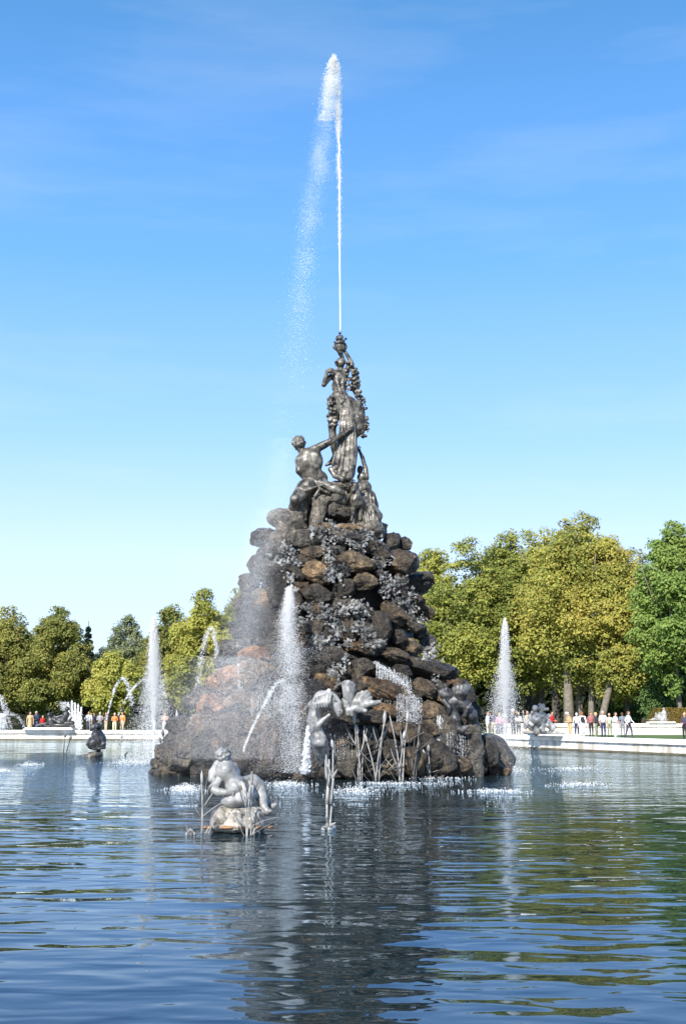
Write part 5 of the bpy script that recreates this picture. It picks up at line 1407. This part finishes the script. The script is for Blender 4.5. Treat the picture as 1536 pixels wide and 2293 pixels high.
# slim trunks in the shade of the right grove
for q, (x, Y, lean, w_) in enumerate([(1245, 111, 0, .42), (1273, 106, 0, .5), (1321, 106, .05, .3), (1338, 103, .28, .34), (1208, 118, 0, .6), (1185, 122, 0, .5), (1400, 112, 0, .3)]):
    b = np.array((P(x, 1600, Y)[0], Y, GZ)); k = np.linspace(0, 1, 8)
    t = thing('tree_trunk', b, ['straight grey trunk left of the person in tan', 'pale trunk above the person with white hat', 'thin upright trunk in the right grove', 'pale leaning trunk in the right grove', 'broad ivy-dark trunk right of the plume', 'dark trunk just right of the plume', 'thin trunk in the blue-white gap under the brown lime'][q], 'tree trunk', 'bare trunks under the right grove')
    obj('bark', mesh_np('bark', *tube_q(np.c_[lean * 7 * k, 0 * k, 7 * k], np.linspace(w_, w_ * .6, 8), 9), [M['bark_pale' if q in (1, 2, 3) else 'bark']]), t)
    parts = []
    for a in (-.5, .6):
        kk = np.linspace(0, 1, 5); parts.append(tube_q(np.c_[lean * 7 * .8 + a * 2.2 * kk, .2 * kk, 5.4 + 2.4 * kk], np.linspace(w_ * .4, .04, 5), 6))
    obj('limb', mesh_np('limb', *join(parts), [M['bark']]), t)
# shrubs and hedges
def shrub(x, ytop, half, ybot, Y, pal, n, seed, label, name='shrub', cat='shrub'):
    base = np.array((P(x, 1600, Y)[0], Y, GZ)); r = np.random.default_rng(seed); R = half * Y / F; top = P(x, ytop, Y)[2] - GZ
    t = thing(name, base, label, cat)
    lobes = [(np.array((r.uniform(-.7, .7) * R, r.uniform(-.6, .6) * R, r.uniform(.25, .75) * top)), R * r.uniform(.3, .42)) for _ in range(14)]
    pos, nr = crown_points(lobes, n, seed); pos[:, 2] = np.clip(pos[:, 2], .02, top)
    obj('foliage', leaves_mesh('foliage', pos + base, nr, .10, pal, seed), t).matrix_parent_inverse = Matrix.Translation(-Vector(base))
    parts = []
    for q in range(5):
        a = r.uniform(0, 6.28); k = np.linspace(0, 1, 5)
        parts.append(tube_q(np.c_[math.cos(a) * R * .5 * k, math.sin(a) * R * .5 * k, top * .7 * k], np.linspace(.09, .02, 5), 6))
    obj('stem', mesh_np('stem', *join(parts), [M['bark']]), t)
shrub(1500, 1500, 75, 1610, 102, 'bush', 22000, 320, 'large green bush behind the trimmed brown hedge at right')
shrub(1395, 1540, 45, 1615, 112, 'bush', 7000, 321, 'small shaded green bush under the brown lime')
def hedge(x0, x1, ytop, Y, depth, pal, n, seed, label):
    r = np.random.default_rng(seed)
    a, b = P(x0, 1600, Y)[0], P(x1, 1600, Y)[0]; H = P(768, ytop, Y)[2] - GZ
    t = thing('hedge', ((a + b) / 2, Y, GZ), label, 'hedge')
    u = r.uniform(-1, 1, n); v = r.uniform(-1, 1, n); sgn = r.random(n)
    w2 = (b - a) / 2
    x = u * w2; top_h = H * np.clip(1 - np.clip((np.abs(u) - .72) / .28, 0, 1) ** 2 * .8, .1, 1)
    face = r.random(n) < .6
    z = np.where(face, r.random(n) * top_h, top_h - r.random(n) * .12); y = np.where(face, -depth / 2 + r.random(n) * .15, v * depth / 2)
    pos = np.stack([x, y + .08 * vnoise(np.c_[x, z, 0 * x], 1.5), z + .06 * vnoise(np.c_[x, y, z], 2)], 1)
    nr = np.where(face[:, None], np.array((0, -1, .2)), np.array((0, -.2, 1))) + r.normal(size=(n, 3)) * .45
    obj('foliage', leaves_mesh('foliage', pos + np.array(t.location), nr, .07, pal, seed), t).matrix_parent_inverse = Matrix.Translation(-Vector(t.location))
    m_ = 24; uu = np.linspace(-1, 1, m_); hh = H * np.clip(1 - np.clip((np.abs(uu) - .72) / .28, 0, 1) ** 2 * .8, .1, 1) - .12
    V = []
    for q in range(m_): V += [(uu[q] * w2 * .985, -depth / 2 + .12, 0), (uu[q] * w2 * .985, -depth / 2 + .12, hh[q]), (uu[q] * w2 * .985, depth / 2 - .12, hh[q]), (uu[q] * w2 * .985, depth / 2 - .12, 0)]
    Fs = [(4 * q + e, 4 * q + 4 + e, 4 * q + 5 + e, 4 * q + 1 + e) for q in range(m_ - 1) for e in range(3)]
    obj('twigs', mesh_np('twigs', np.array(V), np.array(Fs), [M['bark']], smooth=False), t)
hedge(1448, 1640, 1586, 96, 2.2, 'hedge', 14000, 330, 'trimmed russet hedge with rounded end behind the small far statue')
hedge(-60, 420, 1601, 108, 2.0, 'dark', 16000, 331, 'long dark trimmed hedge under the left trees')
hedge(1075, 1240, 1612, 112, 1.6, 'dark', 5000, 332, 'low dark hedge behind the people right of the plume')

# ================================================================== MARBLE TERRACE AND RIM STATUES
YT = 92.0
tw = thing('terrace_wall', (P(1350, 1600, YT)[0], YT, GZ), 'second pale marble wall with moulded cornice on the lawn at right', 'wall')
x0, x1 = P(1128, 1600, YT)[0], P(1720, 1600, YT)[0]
zt0 = P(768, 1620, YT)[2] - GZ
q = x0
while q < x1:
    L = random.uniform(1.5, 2.2); e = min(q + L, x1)
    for nm, a, b_, dep, mat in (('base_block', 0.0, .38 * zt0, .50, 'marble'), ('wall_block', .38 * zt0 + .003, .62 * zt0, .40, 'marble'), ('moulding', .62 * zt0 + .003, .70 * zt0, .54, 'marble_low'), ('coping', .70 * zt0 + .003, zt0, .62, 'marble')):
        bm = box_vf((q + e) / 2 - tw.location.x, 0, (a + b_) / 2, e - q - .012, dep, b_ - a, .02)
        me = bpy.data.meshes.new(nm); bm.to_mesh(me); bm.free(); me.materials.append(M[mat]); obj(nm, me, tw)
    q = e
bm = box_vf(P(1478, 1600, YT)[0] - tw.location.x, 0, zt0 + .07, 60 * YT / F, .9, .14, .03)
me = bpy.data.meshes.new('plinth'); bm.to_mesh(me); bm.free(); me.materials.append(M['marble']); obj('plinth', me, tw)

def slab(px0, px1, off, z0, z1, label):
    """plinth slab let into the rim under a statue"""
    best = min((abs((on_rim(s)[0][0] / on_rim(s)[0][1]) * F + 768 - (px0 + px1) / 2), s) for s in np.linspace(sA, sB, 900))[1]
    c, d = on_rim(best, off)
    w_ = (px1 - px0) * c[1] / F
    t = thing('statue_plinth', (c[0], c[1], z0), label, 'plinth')
    t.rotation_euler = (0, 0, math.atan2(d[1], d[0]))
    for nm, a, b_, wx, dp in (('step', 0, (z1 - z0) * .55, w_, 1.7), ('slab', (z1 - z0) * .55 + .002, z1 - z0, w_ * .94, 1.55)):
        bm = box_vf(0, 0, (a + b_) / 2, wx, dp, b_ - a, .03); me = bpy.data.meshes.new(nm); bm.to_mesh(me); bm.free(); me.materials.append(M['marble']); obj(nm, me, t)
    return c
cL = slab(68, 178, .25, .742, .93, 'broad marble plinth on the left pool wall under the reclining statue')
cR = slab(1160, 1285, .25, .742, .84, 'broad marble plinth on the right pool wall under the figure group')

def Lq(zx, zy, d=0.0): return P(60 + zx / 4.267, 1560 + zy / 4.267, cL[1] + d)
ml2 = cL[1] / F / 4.267
s1 = thing('reclining_statue', (cL[0], cL[1], .93), 'dark grey reclining figures on the left pool wall', 'statue')
pr = [ell(Lq(222, 172), 22 * ml2), cap(Lq(222, 192), Lq(232, 225), 14 * ml2, 24 * ml2), cap(Lq(228, 230), Lq(250, 268), 28 * ml2, 28 * ml2), cap(Lq(245, 215, -.1), Lq(320, 250, -.2), 12 * ml2, 9 * ml2), cap(Lq(250, 270), Lq(370, 275, -.1), 22 * ml2, 12 * ml2),
      cap(Lq(205, 250), Lq(90, 275), 14 * ml2, 8 * ml2), ell(Lq(392, 118), 20 * ml2), cap(Lq(385, 140), Lq(375, 170), 12 * ml2, 20 * ml2), cap(Lq(380, 170), Lq(350, 230), 34 * ml2, 36 * ml2), cap(Lq(345, 180, -.1), Lq(285, 200, -.15), 14 * ml2, 10 * ml2),
      cap(Lq(350, 235), Lq(290, 215, -.1), 22 * ml2, 18 * ml2), cap(Lq(290, 215, -.1), Lq(270, 190, -.1), 16 * ml2, 12 * ml2), cap(Lq(380, 260), Lq(440, 250), 30 * ml2, 20 * ml2), cap(Lq(200, 282), Lq(450, 282), 12 * ml2, 14 * ml2), cap(Lq(400, 240), Lq(430, 200), 18 * ml2, 10 * ml2)]
V, Q, _ = sculpt(pr, 0.035, 0.03, disp=lambda q: .04 * fbm(q, 3.5, 3))
V[:, 2] -= max(0, V[:, 2].min() - .93)
obj('figure', mesh_np('figure', V - np.array(s1.location), Q, [M['dark_lead']]), s1)

def Rq(zx, zy, d=0.0): return P(1060 + zx / 6.4, 1560 + zy / 6.4, cR[1] + d)
mr3 = cR[1] / F / 6.4
s2 = thing('figure_group_statue', (cR[0], cR[1], .84), 'pale grey tangled group of figures with raised arms on the right pool wall', 'statue')
pr = [ell(Rq(880, 170), (42 * mr3, .35, 50 * mr3)), cap(Rq(885, 210), Rq(895, 300), 30 * mr3, 70 * mr3), ell(Rq(890, 330), (95 * mr3, .7, 100 * mr3)), ell(Rq(970, 280), (60 * mr3, .5, 60 * mr3)), ell(Rq(985, 150), 36 * mr3), cap(Rq(960, 220), Rq(930, 110), 26 * mr3, 12 * mr3),
      cap(Rq(980, 180), Rq(1050, 180), 28 * mr3, 16 * mr3), ell(Rq(1055, 180), 22 * mr3), cap(Rq(1000, 270), Rq(1060, 360), 44 * mr3, 40 * mr3), cap(Rq(1060, 360), Rq(1120, 450), 50 * mr3, 44 * mr3), cap(Rq(960, 330, -.2), Rq(1000, 480, -.3), 46 * mr3, 36 * mr3),
      cap(Rq(880, 400), Rq(900, 500), 80 * mr3, 60 * mr3), cap(Rq(820, 310), Rq(760, 400), 34 * mr3, 40 * mr3), cap(Rq(760, 390), Rq(870, 500), 42 * mr3, 34 * mr3), cap(Rq(840, 250), Rq(800, 270), 26 * mr3, 20 * mr3), cap(Rq(720, 300), Rq(705, 200), 16 * mr3, 10 * mr3), ell(Rq(1140, 430), 40 * mr3),
      cap(Rq(720, 510), Rq(1150, 515), 26 * mr3, 24 * mr3), cap(Rq(1150, 505), Rq(1300, 525), 20 * mr3, 8 * mr3), cap(Rq(740, 450), Rq(720, 300), 24 * mr3, 16 * mr3)]
pr += blobs([Rq(800, 470), Rq(870, 320), Rq(960, 280), Rq(1080, 440)], 46, .22, .05, .13, 77) + blobs([Rq(870, 150), Rq(1000, 150)], 12, .1, .04, .08, 78)
V, Q, _ = sculpt(pr, 0.03, 0.015, disp=lambda q: .05 * fbm(q, 4, 3))
V[:, 2] -= max(0, V[:, 2].min() - .84)
obj('figure', mesh_np('figure', V - np.array(s2.location), Q, [M['lead']]), s2)

def Fq_(zx, zy, d=0.0): return P(1250 + zx / 5.37, 1560 + zy / 5.37, YT + d)
mf = YT / F / 5.37
s3 = thing('small_far_statue', Fq_(1210, 300), 'small pale grey seated statue on the terrace wall in front of the hedge', 'statue')
pr = [ell(Fq_(1262, 152), 17 * mf), cap(Fq_(1262, 170), Fq_(1265, 200), 10 * mf, 26 * mf), cap(Fq_(1265, 210), Fq_(1270, 270), 32 * mf, 34 * mf), ell(Fq_(1213, 198), 14 * mf), cap(Fq_(1213, 215), Fq_(1210, 260), 18 * mf, 24 * mf), ell(Fq_(1168, 205), 12 * mf), cap(Fq_(1170, 220), Fq_(1175, 265), 14 * mf, 20 * mf),
      cap(Fq_(1150, 280), Fq_(1300, 285), 16 * mf, 18 * mf), cap(Fq_(1150, 275), Fq_(1090, 285), 16 * mf, 8 * mf), cap(Fq_(1240, 215), Fq_(1215, 240), 12 * mf, 10 * mf)]
V, Q, _ = sculpt(pr, 0.04, 0.06, disp=lambda q: .03 * fbm(q, 3, 2))
V[:, 2] -= V[:, 2].min() - (GZ + zt0 + .14)
obj('figure', mesh_np('figure', V - np.array(s3.location), Q, [M['pale_lead']]), s3)

# ================================================================== PEOPLE
_cm = {}
def cloth(c, rough=.8):
    k = tuple(round(v, 3) for v in c)
    if k not in _cm: _cm[k] = plain('cloth', c, rough, .2)
    return _cm[k]
SKIN = plain('skin', (.46, .27, .19), .55, .35); SHOE = plain('shoe_leather', (.04, .035, .03), .5)
def person(x, Y, h, yaw, shirt, pants, hair, label, pose='down', skirt=None, hat=None, bag=None, lean=0.0, sleeve=True, zbase=None):
    sc = h / 1.74
    base = np.array((P(x, 1600, Y)[0], Y, GZ + .012))
    t = thing('person', base, label, 'person', 'visitors round the pool')
    t.rotation_euler = (0, 0, yaw)
    a = np.array
    def B(p): 
        p = a(p, float); f = np.clip((p[2] - .95) / .8, 0, 1); p[1] -= lean * f; p[2] -= abs(lean) * .25 * f
        return p * sc
    pr = []
    st_ = .22 if pose == 'walk' else 0.0
    for s in (-1, 1):
        fy = -st_ * s
        hip, kn, an = (.09 * s, 0, .92), (.10 * s, fy * .55 - .02, .50), (.10 * s, fy + (.05 if s > 0 and st_ else 0), .10)
        pr += [cap(B(hip), B(kn), .086 * sc, .060 * sc, 2), cap(B(kn), B(an), .060 * sc, .043 * sc, 2), cap(B(an), B((an[0] + .01 * s, an[1] - .15, .045)), .045 * sc, .036 * sc, 3, .01), cap(B(an), B((an[0], an[1] + .04, .05)), .045 * sc, .042 * sc, 3, .01)]
    if skirt: pr += [cap(B((0, 0, .98)), B((0, 0, skirt)), .145 * sc, .215 * sc, 5)]
    pr += [ell(B((0, 0, .95)), a((.155, .115, .12)) * sc, 2 if not skirt else 5), ell(B((0, .0, 1.08)), a((.145, .105, .14)) * sc, 1), ell(B((0, 0, 1.27)), a((.175, .12, .19)) * sc, 1), cap(B((-.15, .01, 1.41)), B((.15, .01, 1.41)), .062 * sc, None, 1)]
    pr += [cap(B((0, .01, 1.44)), B((0, -.01, 1.53)), .055 * sc, .05 * sc, 0, .02), ell(B((0, -.015, 1.625)), a((.075, .092, .112)) * sc, 0, .02), ell(B((0, -.108, 1.61)), a((.014, .02, .022)) * sc, 0, .01), ell(B((.076, 0, 1.62)), a((.012, .022, .03)) * sc, 0, .006), ell(B((-.076, 0, 1.62)), a((.012, .022, .03)) * sc, 0, .006),
           ell(B((.03, -.098, 1.635)), a((.014, .012, .009)) * sc, 6, .003), ell(B((-.03, -.098, 1.635)), a((.014, .012, .009)) * sc, 6, .003), ell(B((0, -.1, 1.565)), a((.026, .014, .009)) * sc, 7, .004)]
    ARM = {'down': [((.245, .03, 1.13), (.25, -.05, .88))] * 2, 'walk': [((.25, .12, 1.15), (.24, -.02, .93)), ((.25, -.08, 1.14), (.22, -.25, 1.02))], 'photo': [((.26, -.15, 1.25), (.09, -.30, 1.50))] * 2,
           'bent': [((.25, .0, 1.14), (.10, -.24, 1.10))] * 2, 'point': [((.25, .03, 1.13), (.25, -.05, .88)), ((.30, -.22, 1.30), (.33, -.50, 1.28))], 'hip': [((.33, .06, 1.17), (.17, -.02, 1.02)), ((.25, .03, 1.13), (.25, -.05, .88))]}[pose]
    for s, (el_, wr) in zip((-1, 1), ARM):
        e, w_ = B((el_[0] * s, el_[1], el_[2])), B((wr[0] * s, wr[1], wr[2]))
        pr += [cap(B((.195 * s, .01, 1.395)), e, .054 * sc, .043 * sc, 1, .02), cap(e, w_, .041 * sc, .028 * sc, 1 if sleeve else 0, .012)]
        d = (w_ - e) / np.linalg.norm(w_ - e)
        sd = np.cross(d, (0.2, 1, .1)); sd /= np.linalg.norm(sd)
        for p_ in fingers(w_, d, sd * s, .16 * sc, .0115 * sc, curl=.4): pr.append((*p_[:5], 0, .006))
    V, Q, tg = sculpt(pr, 0.0165, 0.03)
    mats = [SKIN, cloth(shirt), cloth(pants), SHOE, SKIN, cloth(skirt_c if (skirt_c := (pants if skirt else None)) else pants), cloth((.03, .02, .02)), cloth((.35, .12, .10))]
    obj('body', mesh_np('body', V, Q, mats, tg), t)
    hp = [ell(B((0, .018, 1.66)), a((.084, .098, .10)) * sc), ell(B((0, .055, 1.60)), a((.075, .06, .09)) * sc)]
    V, Q, _ = sculpt(hp, .016, .02, disp=lambda q: .012 * vnoise(q, 30) + .0 )
    keep = V
    obj('hair', mesh_np('hair', V, Q, [cloth(hair)]), t)
    if hat:
        hp = [ell(B((0, .005, 1.715)), a((.098, .112, .065)) * sc), ell(B((0, -.02, 1.69)), a((.15, .17, .014)) * sc)]
        V, Q, _ = sculpt(hp, .014, .02); obj('hat', mesh_np('hat', V, Q, [cloth(hat)]), t)
    if bag:
        kind, bc = bag
        if kind == 'pack': hp = [ell(B((0, .17, 1.24)), a((.13, .085, .19)) * sc, k=.03), ell(B((0, .22, 1.14)), a((.10, .06, .09)) * sc)] + chain([B((.09, .12, 1.40)), B((.11, -.06, 1.44)), B((.12, -.13, 1.30)), B((.12, .1, 1.12))], [.014] * 4, k=.01) + chain([B((-.09, .12, 1.40)), B((-.11, -.06, 1.44)), B((-.12, -.13, 1.30)), B((-.12, .1, 1.12))], [.014] * 4, k=.01)
        else: hp = [ell(B((.24, -.02, .93)), a((.06, .17, .13)) * sc)] + chain([B((.25, .1, 1.0)), B((.14, .06, 1.44)), B((-.05, -.14, 1.30)), B((.22, -.16, 1.0))], [.012] * 4, k=.01)
        V, Q, _ = sculpt(hp, .016, .02); obj('bag', mesh_np('bag', V, Q, [cloth(bc)]), t)
    return t
WHT, NAVY, BLK, GRY, BEI, RED_, PNK, ORG, SAL, TANC, OLV = (.78, .78, .78), (.03, .04, .09), (.025, .025, .028), (.22, .22, .23), (.45, .38, .27), (.55, .03, .03), (.75, .22, .32), (.75, .24, .08), (.72, .36, .26), (.48, .33, .18), (.22, .22, .13)
HB, HBL, HG, HD, HR = (.10, .06, .035), (.45, .32, .15), (.55, .53, .5), (.02, .016, .014), (.28, .09, .04)
pi = math.pi
person(69, 97, 1.70, .3, TANC, TANC, HB, 'person in a long tan coat, leftmost of the visitors on the left', skirt=.5)
person(82, 97.5, 1.74, -.4, NAVY, (.08, .12, .2), HG, 'person in a dark blue jacket with white hair beside the tan coat', 'bent')
person(97, 97, 1.42, .8, RED_, NAVY, HB, 'short person in a bright red jacket left of the reclining statue')
person(200, 98, 1.72, .1, (.72, .76, .85), GRY, HB, 'person in a pale blue-white shirt and grey trousers', 'hip', sleeve=False)
person(212, 100, 1.62, -.3, BLK, BLK, HD, 'person in black half hidden between the pale shirt and the far putto')
person(225, 98, 1.66, .3, (.3, .3, .32), GRY, HG, 'grey-haired person in a grey top behind the far putto', 'bent')
person(239, 98, 1.66, -.9, (.20, .17, .17), BEI, HB, 'person in a dark shirt holding out an arm towards the orange shirts', 'point', sleeve=False)
person(258, 97.5, 1.60, .4, ORG, (.75, .66, .42), HG, 'person in an orange top and cream trousers', 'bent')
person(275, 98, 1.70, -.5, ORG, BEI, HB, 'person in an orange shirt with a white pack, right of the cream trousers', 'down', bag=('pack', WHT))
person(370, 98, 1.64, .2, SAL, WHT, SAL, 'lone person in a salmon shirt and white trousers right of the left plume', 'bent', sleeve=False)
person(1091, 77, 1.66, 1.2, WHT, BEI, HB, 'person in a white shirt leftmost right of the mound', 'down')
person(1103, 77.5, 1.70, pi, (.06, .07, .12), (.42, .40, .30), HB, 'person in a dark navy shirt and light trousers behind the right plume', sleeve=False)
person(1117, 77, 1.58, pi - .3, PNK, NAVY, HBL, 'fair-haired person in a pink top, left one of two in pink', 'bent')
person(1129, 77.6, 1.52, pi + .4, PNK, PNK, HB, 'person dressed all in pink behind the right plume', 'bent')
person(1148, 78, 1.80, .6, BLK, BLK, HG, 'person in black lifting both hands to the face, hat on', 'photo', hat=(.7, .68, .62))
person(1180, 78, 1.70, -.4, (.55, .40, .28), TANC, HBL, 'person in a tan top behind the figure group', 'bent', sleeve=False)
person(1235, 82, 1.70, .9, RED_, BLK, HD, 'person in a bright red jacket right of the figure group', 'bent')
person(1275, 76, 1.66, -1.2, TANC, TANC, HG, 'bent person in tan clothes with a round white hat', 'bent', hat=WHT, lean=.22)
person(1302, 76, 1.66, pi, WHT, WHT, HR, 'red-haired person in a long white tunic with a dark pack', 'down', skirt=.55, bag=('pack', BLK))
person(1333, 77, 1.62, 1.0, (.05, .05, .055), OLV, HBL, 'blonde person in a dark jacket with a shoulder bag', 'bent', bag=('sling', BLK))
person(1349, 78, 1.70, .2, (.78, .68, .72), NAVY, HG, 'person in a pale pink top and navy trousers', 'down', sleeve=False)
person(1363, 82, 1.55, -.3, (.40, .42, .33), OLV, HG, 'person in grey-green half hidden behind the white dress', 'down')
person(1377, 76, 1.62, .8, WHT, WHT, HB, 'brown-haired person in a white dress with hands in front', 'bent', skirt=.4, sleeve=False)
person(1406, 78, 1.70, .9, WHT, (.05, .05, .09), HB, 'person walking alone in a white shirt and dark trousers', 'walk')
person(1531, 69, 1.60, -.9, (.05, .055, .08), BLK, HBL, 'person in dark clothes with a magenta bag at the right edge', 'bent', bag=('sling', (.35, .02, .14)))
person(1160, 79, 1.62, -.6, (.62, .60, .55), GRY, HBL, 'fair-haired person in a pale top left of the figure group', 'bent', sleeve=False)
person(1213, 80, 1.66, .4, (.20, .24, .30), BEI, HB, 'person in a slate blue top half hidden behind the figure group', 'down')
person(1290, 80, 1.60, pi, (.55, .52, .48), NAVY, HG, 'grey-haired person in a stone-coloured top behind the white hat', 'down')
person(1322, 81, 1.64, .2, (.34, .12, .12), BLK, HD, 'person in a dark red top behind the dark jacket', 'down')
person(1392, 83, 1.62, 2.6, (.16, .18, .22), GRY, HB, 'person in a grey-blue top between the white dress and the walker', 'down')
